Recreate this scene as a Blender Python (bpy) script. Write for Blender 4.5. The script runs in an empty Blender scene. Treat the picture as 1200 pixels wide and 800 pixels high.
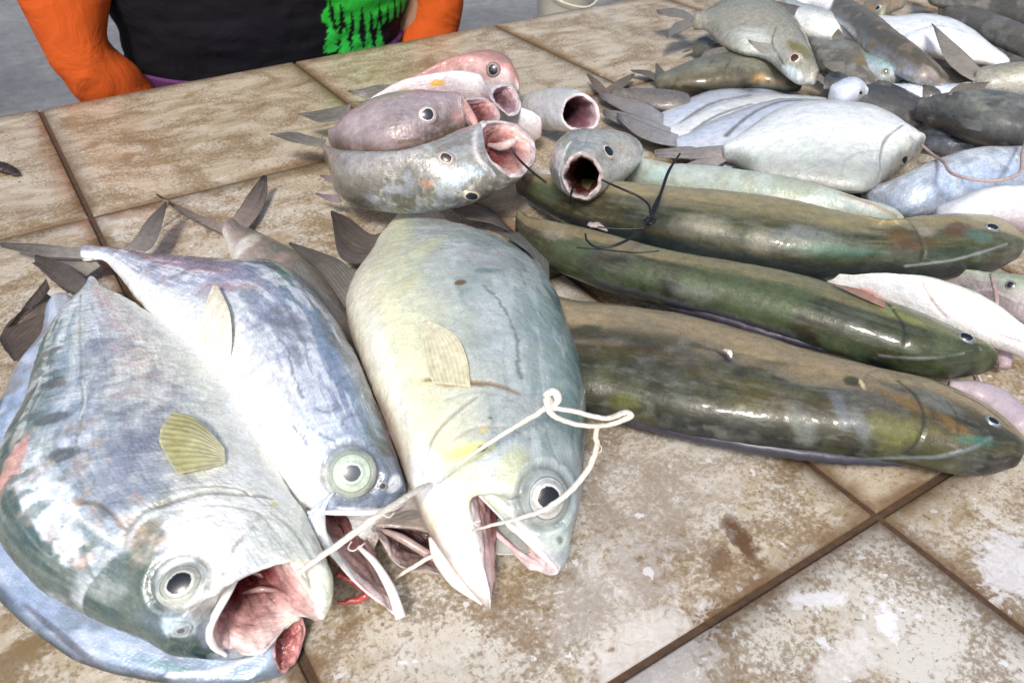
import bpy, math, random
import numpy as np
from mathutils import Vector, Matrix
from mathutils.bvhtree import BVHTree

random.seed(4)
SC = bpy.context.scene
COL = SC.collection

# ------------------------------------------------------------------ camera
TILE = 0.33            # side of one floor tile on the table, metres
TT = 0.75              # height of the table top
F, YAW, PITCH, ROLL = 974.75, 0.56524, 0.64339, -0.00144
CAM = np.array([-0.1218*TILE, -3.5084*TILE, 1.1768*TILE + TT])
cy, sy = math.cos(YAW), math.sin(YAW)
FW = np.array([sy*math.cos(PITCH), cy*math.cos(PITCH), -math.sin(PITCH)])
_x = np.array([cy, -sy, 0.0]); _y = np.cross(_x, FW)
RX = math.cos(ROLL)*_x + math.sin(ROLL)*_y
UY = -math.sin(ROLL)*_x + math.cos(ROLL)*_y
cam = bpy.data.cameras.new('camera'); cam.lens = F/1200*36; cam.sensor_width = 36
cam.clip_start = 0.02; cam.clip_end = 200
cam.dof.use_dof = True; cam.dof.focus_distance = 0.62; cam.dof.aperture_fstop = 18
co = bpy.data.objects.new('camera', cam); COL.objects.link(co)
M = Matrix([[RX[i], UY[i], -FW[i], CAM[i]] for i in range(3)] + [[0, 0, 0, 1]])
co.matrix_world = M
SC.camera = co

# ------------------------------------------------------------------ light
w = bpy.data.worlds.new('World'); SC.world = w; w.use_nodes = True
nt = w.node_tree; bg = nt.nodes['Background']
sky = nt.nodes.new('ShaderNodeTexSky'); sky.sky_type = 'NISHITA'; sky.sun_disc = False
SUN_EL, SUN_AZ = math.radians(47), math.radians(219)      # azimuth clockwise from +y
sky.sun_elevation = SUN_EL; sky.sun_rotation = SUN_AZ
sky.air_density = 1.0; sky.dust_density = 4.0; sky.ozone_density = 1.0
nt.links.new(sky.outputs[0], bg.inputs[0]); bg.inputs[1].default_value = 0.065
sl = bpy.data.lights.new('sun', 'SUN'); sl.energy = 1.5; sl.angle = math.radians(10); sl.color = (1, .965, .91)
so = bpy.data.objects.new('sun', sl); COL.objects.link(so)
sd = Vector((math.sin(SUN_AZ)*math.cos(SUN_EL), math.cos(SUN_AZ)*math.cos(SUN_EL), math.sin(SUN_EL)))
so.rotation_euler = sd.to_track_quat('Z', 'Y').to_euler(); so.location = (0, 0, 5)
SC.view_settings.view_transform = 'Standard'; SC.view_settings.look = 'None'
SC.view_settings.exposure = 0.98; SC.view_settings.gamma = 1
SC.cycles.max_bounces = 6

# ------------------------------------------------------------------ helpers
def at(px, py, z=0.0):
    """table-space point that is z above the table top"""
    d = FW*F + RX*(px-600) + UY*(400-py)
    return CAM + d*((z+TT-CAM[2])/d[2])

def proj(P):
    d = P - CAM; dz = d@FW
    return np.stack([600+F*(d@RX)/dz, 400-F*(d@UY)/dz], -1)

def _hash(ix, iy, iz):
    n = np.sin(ix*127.1+iy*311.7+iz*74.7)*43758.5453
    return n-np.floor(n)

def vnoise(p):
    i = np.floor(p); f = p-i; f = f*f*(3-2*f); r = 0
    for a in (0, 1):
        for b in (0, 1):
            for c in (0, 1):
                wgt = (f[..., 0] if a else 1-f[..., 0])*(f[..., 1] if b else 1-f[..., 1])*(f[..., 2] if c else 1-f[..., 2])
                r = r+wgt*_hash(i[..., 0]+a, i[..., 1]+b, i[..., 2]+c)
    return r

def fbm(p, o=4):
    r = 0; a = .5; t = 0
    for k in range(o):
        r = r+a*vnoise(p*2.03**k+k*17.3); t += a; a *= .5
    return r/t

def pchip(x, Y, xn):
    """monotone cubic through rows of Y at x"""
    x = np.asarray(x, float); Y = np.asarray(Y, float)
    h = np.diff(x); sh = (-1,)+(1,)*(Y.ndim-1)
    d = np.diff(Y, axis=0)/h.reshape(sh)
    m = np.zeros_like(Y)
    if len(x) > 2:
        w1 = (2*h[1:]+h[:-1]).reshape(sh); w2 = (h[1:]+2*h[:-1]).reshape(sh)
        ok = d[:-1]*d[1:] > 0
        with np.errstate(divide='ignore', invalid='ignore'):
            mm = (w1+w2)/(w1/d[:-1]+w2/d[1:])
        m[1:-1] = np.where(ok, mm, 0)
    m[0] = d[0]; m[-1] = d[-1]
    k = np.clip(np.searchsorted(x, xn, side='right')-1, 0, len(x)-2)
    t = ((xn-x[k])/h[k]).reshape(sh); hh = h[k].reshape(sh)
    return ((2*t**3-3*t**2+1)*Y[k]+(t**3-2*t**2+t)*hh*m[k]+(-2*t**3+3*t**2)*Y[k+1]+(t**3-t**2)*hh*m[k+1])

def crom(x, Y, xn):
    """smooth cubic through rows of Y"""
    x = np.asarray(x, float); Y = np.asarray(Y, float); h = np.diff(x); sh = (-1,)+(1,)*(Y.ndim-1)
    d = np.diff(Y, axis=0)/h.reshape(sh); m = np.zeros_like(Y)
    m[0] = d[0]; m[-1] = d[-1]
    if len(x) > 2:
        hh = h.reshape(sh); m[1:-1] = (d[:-1]*hh[1:]+d[1:]*hh[:-1])/(hh[1:]+hh[:-1])
    k = np.clip(np.searchsorted(x, xn, side='right')-1, 0, len(x)-2)
    t = ((xn-x[k])/h[k]).reshape(sh); hk = h[k].reshape(sh)
    return ((2*t**3-3*t**2+1)*Y[k]+(t**3-2*t**2+t)*hk*m[k]+(-2*t**3+3*t**2)*Y[k+1]+(t**3-t**2)*hk*m[k+1])

def mesh_obj(name, V, Fc, mat, parent=None, col=None, smooth=True, origin=None, along=None):
    V = np.asarray(V, float).reshape(-1, 3)
    if parent is not None and origin is None: origin = np.array(parent['_o'])
    if origin is None: origin = np.zeros(3)
    me = bpy.data.meshes.new(name)
    V = V-origin
    if isinstance(Fc, np.ndarray): Fc = (Fc,)
    if isinstance(Fc, tuple):
        me.vertices.add(len(V)); me.vertices.foreach_set('co', V.ravel())
        vi = np.concatenate([f.ravel() for f in Fc]).astype(np.int32); me.loops.add(len(vi)); me.loops.foreach_set('vertex_index', vi)
        ln = np.concatenate([np.full(len(f), f.shape[1]) for f in Fc]); me.polygons.add(len(ln))
        me.polygons.foreach_set('loop_start', np.concatenate([[0], np.cumsum(ln)[:-1]]).astype(np.int32))
        me.update(calc_edges=True)
    else:
        me.from_pydata([tuple(v) for v in V], [], [tuple(f) for f in Fc])
    if smooth: me.polygons.foreach_set('use_smooth', [True]*len(me.polygons))
    if col is not None:
        a = me.color_attributes.new('Col', 'FLOAT_COLOR', 'POINT')
        c = np.clip(np.asarray(col, float).reshape(-1, 4), 0, 1)
        a.data.foreach_set('color', c.ravel())
    if along is not None:
        a = me.attributes.new('along', 'FLOAT_VECTOR', 'POINT'); a.data.foreach_set('vector', np.asarray(along, float).ravel())
    me.materials.append(mat)
    o = bpy.data.objects.new(name, me); COL.objects.link(o)
    if parent is not None: o.parent = parent
    else: o.location = origin
    return o

def grid_faces(R, C, wrap=False, off=0):
    i = np.arange(R-1)[:, None]; j = np.arange(C if wrap else C-1)[None, :]; j2 = (j+1) % C
    a = i*C+j; b = i*C+j2; c = (i+1)*C+j2; d = (i+1)*C+j
    return (np.stack([a, b, c, d], -1).reshape(-1, 4)+off)

def thing(name, label, cat, loc, group=None):
    o = bpy.data.objects.new(name, None); COL.objects.link(o); o.location = loc
    o.empty_display_size = .02; o['_o'] = [float(v) for v in loc]
    tag(o, label, cat, group); return o

def tag(o, label=None, cat=None, group=None, kind=None):
    if label: o['label'] = label
    if cat: o['category'] = cat
    if group: o['group'] = group
    if kind: o['kind'] = kind
    return o

# ------------------------------------------------------------------ materials
class NT:
    def __init__(s, name):
        s.m = bpy.data.materials.new(name); s.m.use_nodes = True; s.t = s.m.node_tree; s.p = s.t.nodes['Principled BSDF']
        s.out = s.t.nodes['Material Output']
    def n(s, ty, **k):
        o = s.t.nodes.new(ty)
        for a, b in k.items(): setattr(o, a, b)
        return o
    def l(s, a, b): s.t.links.new(a, b)
    def sock(s, node, i, v):
        if hasattr(v, 'links') or hasattr(v, 'is_linked'): s.l(v, node.inputs[i])
        else: node.inputs[i].default_value = v
    def math(s, op, a, b=0.0, c=None):
        o = s.n('ShaderNodeMath', operation=op); s.sock(o, 0, a); s.sock(o, 1, b)
        if c is not None: s.sock(o, 2, c)
        return o.outputs[0]
    def noise(s, vec, scale, det=3, rough=.55, dist=0.0):
        o = s.n('ShaderNodeTexNoise'); s.l(vec, o.inputs['Vector']); o.inputs['Scale'].default_value = scale
        o.inputs['Detail'].default_value = det; o.inputs['Roughness'].default_value = rough; o.inputs['Distortion'].default_value = dist
        return o
    def ramp(s, fac, stops, interp='LINEAR'):
        o = s.n('ShaderNodeValToRGB'); o.color_ramp.interpolation = interp; s.l(fac, o.inputs[0])
        e = o.color_ramp.elements
        while len(e) < len(stops): e.new(.5)
        for q, (p, c) in zip(e, stops):
            q.position = p; q.color = (c, c, c, 1) if not hasattr(c, '__len__') else (*c, 1)
        return o.outputs[0]
    def mix(s, fac, a, b, mode='MIX'):
        o = s.n('ShaderNodeMix', data_type='RGBA', blend_type=mode)
        s.sock(o, 0, fac)
        for i, v in ((6, a), (7, b)):
            if hasattr(v, '__len__'): o.inputs[i].default_value = (*v[:3], 1)
            else: s.l(v, o.inputs[i])
        return o.outputs[2]
    def mapping(s, vec, sc=(1, 1, 1), rot=(0, 0, 0), loc=(0, 0, 0)):
        o = s.n('ShaderNodeMapping'); s.l(vec, o.inputs[0]); o.inputs[1].default_value = loc; o.inputs[2].default_value = rot; o.inputs[3].default_value = sc
        return o.outputs[0]
    def bump(s, h, st, dist=.001, nrm=None):
        o = s.n('ShaderNodeBump'); o.inputs['Strength'].default_value = st; o.inputs['Distance'].default_value = dist
        s.l(h, o.inputs['Height'])
        if nrm is not None: s.l(nrm, o.inputs['Normal'])
        return o.outputs[0]

def skin_material(name, rough=.3, scale_mm=2.2, bump=.35, tint=.22, coat=.35, speck=.35, gain=1.0):
    s = NT(name); g = s.n('ShaderNodeNewGeometry').outputs['Position']; p = s.p
    at_ = s.n('ShaderNodeAttribute', attribute_name='Col'); c = at_.outputs['Color']; metal = at_.outputs['Alpha']
    n1 = s.noise(g, 26, 4, .6, .6); n2 = s.noise(g, 140, 3, .6); n3 = s.noise(g, 700, 2, .5)
    irid = s.ramp(n1.outputs['Fac'], [(.25, (.95, .82, .82)), (.42, (.72, .82, 1.0)), (.55, (1, 1, 1)), (.68, (.70, .95, .88)), (.8, (1, .95, .8))])
    c = s.mix(tint, c, irid, 'MULTIPLY')
    sp = s.ramp(n2.outputs['Fac'], [(.3, .62), (.5, 1.0), (.72, 1.3)])
    c = s.mix(speck, c, sp, 'MULTIPLY')
    sp3 = s.ramp(n3.outputs['Fac'], [(.35, .75), (.6, 1.15)])
    c = s.mix(speck*.8, c, sp3, 'MULTIPLY')
    fu = s.n('ShaderNodeAttribute', attribute_name='along').outputs['Vector']       # metres along and around the body
    vo = s.n('ShaderNodeTexVoronoi', feature='F1'); s.l(s.mapping(fu, (.8, 1, 1)), vo.inputs['Vector']); vo.inputs['Scale'].default_value = 1000/scale_mm; vo.inputs['Randomness'].default_value = .55
    sc = s.ramp(vo.outputs['Distance'], [(.15, 1.12), (.7, .74)])
    c = s.mix(speck*.9, c, sc, 'MULTIPLY')
    cell = s.n('ShaderNodeSeparateColor'); s.l(vo.outputs['Color'], cell.inputs[0])
    c = s.mix(speck*.8, c, s.ramp(cell.outputs[0], [(0, .78), (1, 1.18)]), 'MULTIPLY')
    fine = s.noise(s.mapping(fu, (1, .35, 1)), 520, 4, .65, .3); wr = s.noise(s.mapping(fu, (.5, 1.6, 1)), 60, 5, .62, .9)
    c = s.mix(speck, c, s.ramp(wr.outputs['Fac'], [(.34, .70), (.5, 1.0), (.66, 1.22)]), 'MULTIPLY')
    if gain != 1: c = s.mix(1.0, c, (gain, gain, gain), 'MULTIPLY'); c.node.clamp_result = True
    s.l(c, p.inputs['Base Color']); s.l(s.math('MULTIPLY', metal, .65), p.inputs['Metallic'])
    r = s.math('MULTIPLY_ADD', n2.outputs['Fac'], .3, rough-.16); r = s.math('MULTIPLY_ADD', cell.outputs[1], .16, r); s.l(r, p.inputs['Roughness'])
    p.inputs['Coat Weight'].default_value = coat; p.inputs['Coat Roughness'].default_value = .07
    p.inputs['IOR'].default_value = 1.42
    b = s.bump(vo.outputs['Distance'], bump*1.0, .0006); b = s.bump(fine.outputs['Fac'], bump*.8, .0007, b); b = s.bump(wr.outputs['Fac'], bump*1.1, .0022, b)
    b = s.bump(n2.outputs['Fac'], bump, .0014, b)
    b = s.bump(n1.outputs['Fac'], bump*.8, .003, b)
    s.l(b, p.inputs['Normal'])
    return s.m

SKIN = skin_material('silver_fish_skin', .25, 2.5, .42, .2, .5, .42, 1.22)
SKIN_SMOOTH = skin_material('pale_fish_skin', .3, 1.6, .3, .18, .35, .28, 1.12)
SKIN_OLIVE = skin_material('olive_fish_skin', .34, 1.6, .12, .10, .35, .45)
SKIN_PINK = skin_material('pink_fish_skin', .33, 2.8, .4, .22, .35, .3)

def fin_material():
    s = NT('fin_membrane'); p = s.p
    a = s.n('ShaderNodeAttribute', attribute_name='Col'); g = s.n('ShaderNodeNewGeometry').outputs['Position']
    n = s.noise(g, 220, 3); c = s.mix(.5, a.outputs['Color'], s.ramp(n.outputs['Fac'], [(.3, .6), (.7, 1.3)]), 'MULTIPLY')
    s.l(c, p.inputs['Base Color']); p.inputs['Roughness'].default_value = .45
    p.inputs['Coat Weight'].default_value = .12; p.inputs['Coat Roughness'].default_value = .2
    p.inputs['Subsurface Weight'].default_value = 0
    s.l(s.bump(n.outputs['Fac'], .5, .0008, s.bump(a.outputs['Alpha'], .35, .0003)), p.inputs['Normal'])
    return s.m
FINM = fin_material()

def flesh_material():
    s = NT('mouth_flesh'); p = s.p
    a = s.n('ShaderNodeAttribute', attribute_name='Col'); g = s.n('ShaderNodeNewGeometry').outputs['Position']
    n = s.noise(g, 160, 4); c = s.mix(.6, a.outputs['Color'], s.ramp(n.outputs['Fac'], [(.3, (.7, .45, .45)), (.7, (1.2, 1.15, 1.15))]), 'MULTIPLY')
    s.l(c, p.inputs['Base Color']); p.inputs['Roughness'].default_value = .25
    p.inputs['Coat Weight'].default_value = .5; p.inputs['Coat Roughness'].default_value = .08
    s.l(s.bump(n.outputs['Fac'], .5, .001), p.inputs['Normal'])
    return s.m
FLESH = flesh_material()

def eye_material():
    s = NT('fish_eye'); p = s.p
    a = s.n('ShaderNodeAttribute', attribute_name='Col'); g = s.n('ShaderNodeNewGeometry').outputs['Position']
    n = s.noise(g, 900, 3); c = s.mix(.4, a.outputs['Color'], s.ramp(n.outputs['Fac'], [(.3, .6), (.7, 1.2)]), 'MULTIPLY')
    s.l(c, p.inputs['Base Color']); s.l(a.outputs['Alpha'], p.inputs['Metallic'])
    p.inputs['Roughness'].default_value = .3
    p.inputs['Coat Weight'].default_value = .6; p.inputs['Coat Roughness'].default_value = .03
    return s.m
EYEM = eye_material()

def plain(name, col, rough=.5, nscale=60, amt=.3, bump=.2, coat=0.0, metal=0.0):
    s = NT(name); p = s.p; g = s.n('ShaderNodeTexCoord').outputs['Object']
    n = s.noise(g, nscale, 4)
    c = s.mix(amt, col, s.ramp(n.outputs['Fac'], [(.3, .5), (.7, 1.35)]), 'MULTIPLY')
    s.l(c, p.inputs['Base Color']); p.inputs['Roughness'].default_value = rough; p.inputs['Metallic'].default_value = metal
    p.inputs['Coat Weight'].default_value = coat
    s.l(s.bump(n.outputs['Fac'], bump, .002), p.inputs['Normal'])
    return s.m

# ------------------------------------------------------------------ the fish builder
def theta(n):
    a = np.linspace(0, math.pi, int(n*.7), endpoint=False)
    b = np.linspace(math.pi, 2*math.pi, n-len(a), endpoint=False)
    return np.concatenate([a, b])

def ellipse_ring(w1, w2, t, th, ex=1.0, low=.8):
    c = (w1+w2)/2; h = (w1-w2)/2
    n = np.array([0, 0, 1.0]); hh = h/np.linalg.norm(h); n = n-hh*(n@hh); n /= np.linalg.norm(n)
    ct, st = np.cos(th), np.sin(th)
    ct = np.sign(ct)*np.abs(ct)**ex
    tt = np.where(st > 0, t, t*low); st = np.sign(st)*np.abs(st)**ex
    return c+ct[:, None]*h+(st*tt)[:, None]*n

def at_dir(ring):
    p = proj(ring); a = p[0]-p[len(p)//2] if False else p[int(np.argmax(((p-p.mean(0))**2).sum(1)))]-p.mean(0)
    return p@a

class Fish:
    """secs: rows (x1,y1,x2,y2,thick,z[,z2]) tail to head: the two outline points of a cross-section,
    its half thickness and its height over the table.  mouth: ring of 8 points (x,y,z) at 45 degree steps."""
    def __init__(s, name, label, secs, mouth=None, deep=None, nu=160, nv=110, mat=None, group=None, fin_z=None,
                 cat='fish', part='body', seed=0, lip=.10, ex=1.0, nose=True):
        s.seed = seed; th = s.th = theta(nv); rings = []
        for q in secs:
            if isinstance(q[0], (tuple, list)):          # a ring facing the viewer's side: 8 points and a height
                rp = np.array([at(x, y, q[1]-(y-q[2])*.00084) for x, y in q[0]]); tk = np.arange(-3, 12)*math.pi/4
                rings.append(crom(tk, rp[np.arange(-3, 12) % 8], th)); continue
            x1, y1, x2, y2, t, z = q[:6]; z2 = q[6] if len(q) > 6 else z
            p1, p2 = np.array([x1, y1], float), np.array([x2, y2], float)
            a, b = p1.copy(), p2.copy(); u = (p2-p1)/np.linalg.norm(p2-p1)
            for it in range(8):
                r = ellipse_ring(at(*a, z), at(*b, z2), t, th, ex)
                d = (proj(r)-p1)@u; e1 = d.min(); e2 = d.max()-np.linalg.norm(p2-p1)
                a = a-u*e1*.8; b = b-u*e2*.8
                if (b-a)@u < .15*np.linalg.norm(p2-p1):       # thicker than it is wide: keep a sliver
                    m = (a+b)/2; a = m-u*.075*np.linalg.norm(p2-p1); b = m+u*.075*np.linalg.norm(p2-p1)
            rings.append(r)
        cap = rings[0].mean(0); rings.insert(0, cap+(rings[0]-cap)*.3-(rings[1].mean(0)-cap)*.02)
        s.has_mouth = mouth is not None
        if mouth is not None:
            mp = np.array([at(*m) for m in mouth]); tk = np.arange(-3, 12)*math.pi/4
            sz = np.linalg.norm(mp-mp.mean(0), axis=1).mean()
            mr = crom(tk, mp[np.arange(-3, 12) % 8], th)
            q = np.stack([np.cos(th)*2.2, np.sin(th)*2.2, th*0+seed], -1); mr = mr+(np.stack([fbm(q*1.5+k*7, 3) for k in range(3)], -1)-.5)*sz*.09
            cm = mr.mean(0); last = rings[-1]
            pre = cm+(mr-cm)*1.06; pre = pre*.86+last*.14
            rings += [pre, mr]
        elif nose:
            last, prev = rings[-1], rings[-2]; c = last.mean(0); dv = (c-prev.mean(0)); dv /= np.linalg.norm(dv)
            rad = np.linalg.norm(last-c, axis=1).mean()
            rings.append(c+(last-c)*.72+dv*rad*.45); rings.append(c+(last-c)*.05+dv*rad*.62)
        R = np.array(rings)
        def par(R):
            d = np.linalg.norm(np.diff(R, axis=0), axis=2).mean(1)+1e-5
            return np.concatenate([[0], np.cumsum(d)])
        x = par(R); x /= x[-1]
        un = np.linspace(0, 1, nu); G = crom(x, R, un) if mouth is None else pchip(x, R, un)
        # a smoother pass for the mouthed fish too, away from the lips
        if mouth is not None:
            G2 = crom(x, R, un); k = np.clip((x[-3]-un)/.08, 0, 1)[:, None, None]; k = k*k*(3-2*k); G = G*(1-k)+G2*k
        s.nb = nu; s.u = np.repeat(un[:, None], nv, 1)
        if mouth is not None:
            dp = at(*deep); lastc = mr.mean(0); inner = [mr]
            for f, sc_ in ((.0, 1-lip), (.12, .84-lip*.3), (.3, .70), (.55, .54), (.8, .34), (.97, .15), (1.0, .01)):
                c = lastc+(dp-lastc)*f; inner.append(c+(mr-lastc)*sc_)
            inner = np.array(inner); xi = par(inner); ni = 34
            I = pchip(xi, inner, np.concatenate([np.linspace(0, xi[1], 6)[1:], np.linspace(xi[1], xi[-1], ni-4)[1:]]))
            G = np.concatenate([G, I]); s.u = np.concatenate([s.u, 1+np.linspace(.02, 1, len(I))[:, None]*np.ones((1, nv))])
        s.G = G; 
        # each fish lies rolled a little on its side: turn its colours by the same angle
        ring = G[s.nb//2]; q = at_dir(ring); i0, i1 = int(np.argmin(q)), int(np.argmax(q)); a0, a1 = sorted((th[i0], th[i1]))
        s.roll = float(np.clip((a0+a1)/2-math.pi/2 if abs(a1-a0) < 1.5*math.pi else 0, -.9, .9)); s.roll = s.roll*.85
        s.w = np.repeat(((1-np.cos(th-s.roll))/2)[None], len(G), 0)
        s.top = np.repeat((th < math.pi)[None], len(G), 0)
        s.body = np.zeros(G.shape[:2], bool); s.body[:s.nb] = True
        s.N = s.normals(); s.disp = np.zeros(G.shape[:2]); s.col = np.zeros(G.shape[:2]+(4,)); s.col[..., :3] = .5
        c0 = G[:s.nb].mean((0, 1)); s.root = thing(name, label, cat, (c0[0], c0[1], TT), group)
        s.mat = mat or SKIN; s.part = part; s.P2 = proj(G)
        s.mark_visible()
    def normals(s):
        G = s.G; du = np.gradient(G, axis=0); dv = (np.roll(G, -1, 1)-np.roll(G, 1, 1)); n = np.cross(dv, du)
        n /= (np.linalg.norm(n, axis=2, keepdims=True)+1e-12)
        c = G[:s.nb].mean(1, keepdims=True); sg = np.sign(((G[:s.nb]-c)*n[:s.nb]).sum(2).mean())
        return n*sg
    def mark_visible(s): s.vis = (s.N*(CAM-s.G)).sum(2) > 0
    def loc(s, px, py):
        d = ((s.P2-np.array([px, py]))**2).sum(2); d = np.where(s.vis & s.body, d, 1e9)
        k = np.unravel_index(np.argmin(d), d.shape); return s.G[k], s.N[k]
    def ramp(s, stops, jitter=.04, freq=30):
        """colour across the fish, back (0) to belly (1): rows (w, rgb, metal)"""
        n = (fbm(s.G*freq+s.seed*7.7)-.5)*2*jitter
        ws = np.clip(s.w+n, 0, 1); xs = [q[0] for q in stops]
        for k in range(3): s.col[..., k] = np.interp(ws, xs, [q[1][k] for q in stops])
        s.col[..., 3] = np.interp(ws, xs, [q[2] for q in stops])
        return s
    def along(s, stops):
        """multiply by colour along the length"""
        xs = [q[0] for q in stops]
        for k in range(3): s.col[..., k] *= np.interp(s.u, xs, [q[1][k] for q in stops])
        return s
    def put(s, m, rgb, metal=None):
        m = m[..., None]; s.col[..., :3] = s.col[..., :3]*(1-m)+np.array(rgb)*m
        if metal is not None: s.col[..., 3] = s.col[..., 3]*(1-m[..., 0])+metal*m[..., 0]
    def mottle(s, freq, lo, hi, rgb, a=1.0, stretch=(1, 1, 1), metal=None, region=None, o=4):
        n = fbm(s.G*freq*np.array(stretch)+s.seed*3.1+freq, o); m = np.clip((n-lo)/(hi-lo), 0, 1)*a
        if region is not None: m = m*region
        s.put(m, rgb, metal); return s
    def streaks(s, nl, nw, lo, hi, rgb, a=1.0, metal=None, w0=0, w1=1, u0=0, u1=1):
        """noise drawn in the fish's own length and width"""
        q = np.stack([s.u*nl, s.w*nw, s.u*0+s.seed+nl], -1); n = fbm(q, 4); m = np.clip((n-lo)/(hi-lo), 0, 1)*a
        m = m*np.clip((s.w-w0)/.06, 0, 1)*np.clip((w1-s.w)/.06, 0, 1)*np.clip((s.u-u0)/.05, 0, 1)*np.clip((u1-s.u)/.05, 0, 1)
        s.put(m, rgb, metal); return s
    def frame(s, c, n, rl, rs, ang):
        """maps a step along the skin at c into (long, short) units of a patch rl by rs across"""
        v = CAM-c; dist = np.linalg.norm(v); v /= dist; m = n+.5*v; m /= np.linalg.norm(m); k = dist/F
        ca, sa = math.cos(math.radians(ang)), math.sin(math.radians(ang)); E = []
        for a, b, r in ((ca, sa, rl), (sa, -ca, rs)):
            e = (RX*a+UY*b)*r*k; e = e-v*((e@m)/(v@m)); E.append(e)
        return np.linalg.pinv(np.array(E).T)
    def blob(s, px, py, rl, rs, ang, rgb, a=1.0, soft=.5, wob=.35, metal=None, lift=0.0, wf=90):
        c, n = s.loc(px, py); A = s.frame(c, n, rl, rs, ang); d = (s.G-c)@A.T
        r = np.sqrt((d**2).sum(-1))+(fbm(s.G*wf+px*.37)-.5)*2*wob
        m = np.clip((1-r)/max(soft, 1e-3)+.0, 0, 1); m = m*m*(3-2*m)*a
        m = np.where(s.body & s.vis, m, 0)
        s.put(m, rgb, metal)
        if lift: s.disp += lift*m
        return s
    def line(s, pts, wd, rgb, a=1.0, depth=0.0, wob=.3, metal=None, jag=0.0):
        """a crease, scratch or ridge through surface points; wd in mm, depth in mm (in is +)"""
        L = [s.loc(*p)[0] for p in pts]; L = np.array(L); k = np.arange(len(L)); L = crom(k, L, np.linspace(0, len(L)-1, len(L)*10)) if len(L) > 2 else L
        if jag: L = L+(np.random.RandomState(int(pts[0][0])).rand(*L.shape)-.5)*jag*.001*2
        dm = np.full(s.G.shape[:2], 1e9)
        lo = L.min(0)-.01; hi = L.max(0)+.01; sel = ((s.G > lo) & (s.G < hi)).all(2) & s.body & s.vis
        Q = s.G[sel]
        if len(Q) == 0: return s
        best = np.full(len(Q), 1e9)
        for p, q in zip(L[:-1], L[1:]):
            v = q-p; t = np.clip(((Q-p)@v)/(v@v+1e-12), 0, 1); dd = np.linalg.norm(Q-(p+t[:, None]*v), axis=1); best = np.minimum(best, dd)
        dm[sel] = best; wdm = wd*.001*(1+(fbm(s.G*160)-.5)*2*wob)
        m = np.clip(1-dm/wdm, 0, 1); m = m*m*(3-2*m)
        if a > 0: s.put(np.clip(m*1.3, 0, 1)*a, rgb, metal)
        if depth: s.disp -= depth*.00055*m
        return s
    def lump(s, px, py, r, h, squash=1.0, ang=0):
        c, n = s.loc(px, py); A = s.frame(c, n, r, r*squash, ang); d = (s.G-c)@A.T
        m = np.exp(-(d**2).sum(-1)*1.6); s.disp += np.where(s.vis & s.body, m*h*.001, 0); return s
    def inside(s, *a):
        s.inner = a; return s
    def paint_inside(s, lip=(.75, .62, .6), mid=(.5, .28, .27), deep=(.16, .03, .03)):  # red flesh, blackened toward the throat so the colour carries the shade
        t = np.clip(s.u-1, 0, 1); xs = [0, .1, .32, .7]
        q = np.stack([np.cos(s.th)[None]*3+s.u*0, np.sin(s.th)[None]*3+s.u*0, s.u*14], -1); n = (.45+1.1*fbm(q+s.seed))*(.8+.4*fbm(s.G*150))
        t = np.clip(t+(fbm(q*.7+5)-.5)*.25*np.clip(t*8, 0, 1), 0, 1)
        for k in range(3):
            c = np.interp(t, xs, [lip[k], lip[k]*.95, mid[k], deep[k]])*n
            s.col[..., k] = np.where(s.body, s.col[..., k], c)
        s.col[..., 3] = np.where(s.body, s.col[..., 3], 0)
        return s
    def rough(s, freq, amp):
        s.disp += (fbm(s.G*freq+s.seed)-.5)*2*amp*.001*s.body; return s
    def socket(s, px, py, r, dark=(.16, .16, .15), a=.6, oval=1.0, ang=0):
        c, n = s.loc(px, py); A = s.frame(c, n, r, r*oval, ang); d = (s.G-c)@A.T; q = np.sqrt((d**2).sum(-1)); ok = s.vis & s.body
        m = np.where(ok, np.exp(-((q-1.02)/.13)**2), 0)*(.5+fbm(s.G*120)); s.put(np.clip(m, 0, 1)*a, dark); s.disp -= m*.0011*r/28
        m = np.where(ok, np.exp(-((q-1.28)/.14)**2), 0); s.disp += m*.0008*r/28; return s
    def finish(s):
        if s.has_mouth: s.paint_inside(*getattr(s, 'inner', ()))
        inn = ~s.body; q = np.stack([np.cos(s.th)[None]*2.5+s.u*0, np.sin(s.th)[None]*2.5+s.u*0, s.u*9], -1)
        s.disp = s.disp+np.where(inn, (fbm(q+s.seed)-.5)*2*.003*np.clip((s.u-1)*5, 0, 1), 0)
        G = s.G+s.N*s.disp[..., None]; nr, nv = G.shape[:2]
        V = G.reshape(-1, 3); fc = grid_faces(nr, nv, True)
        s.bvh = BVHTree.FromPolygons(V[:s.nb*nv].tolist(), fc[:(s.nb-1)*nv].tolist())
        V = np.concatenate([V, [G[0].mean(0)], [G[-1].mean(0)]]); n0 = nr*nv
        col = np.concatenate([s.col.reshape(-1, 4), s.col[0, :1], s.col[-1, :1]])
        ja = np.arange(nv); jb = (ja+1) % nv; fl = (fc, np.concatenate([np.stack([ja*0+n0, jb, ja], 1), np.stack([ja*0+n0+1, (nr-1)*nv+ja, (nr-1)*nv+jb], 1)]))
        la = np.concatenate([[0], np.cumsum(np.linalg.norm(np.diff(s.G, axis=0), axis=2).mean(1))])[:, None]*np.ones((1, nv))
        ar = np.linalg.norm(np.diff(s.G, axis=1, append=s.G[:, :1]), axis=2); ar = np.cumsum(ar, 1)-ar; ar = ar-ar[:, nv//3][:, None]
        al = np.stack([la, ar, ar*0], -1).reshape(-1, 3); al = np.concatenate([al, al[:1], al[-1:]])
        s.obj = mesh_obj(s.part, V, fl, s.mat, s.root, col, along=al); return s
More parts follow.
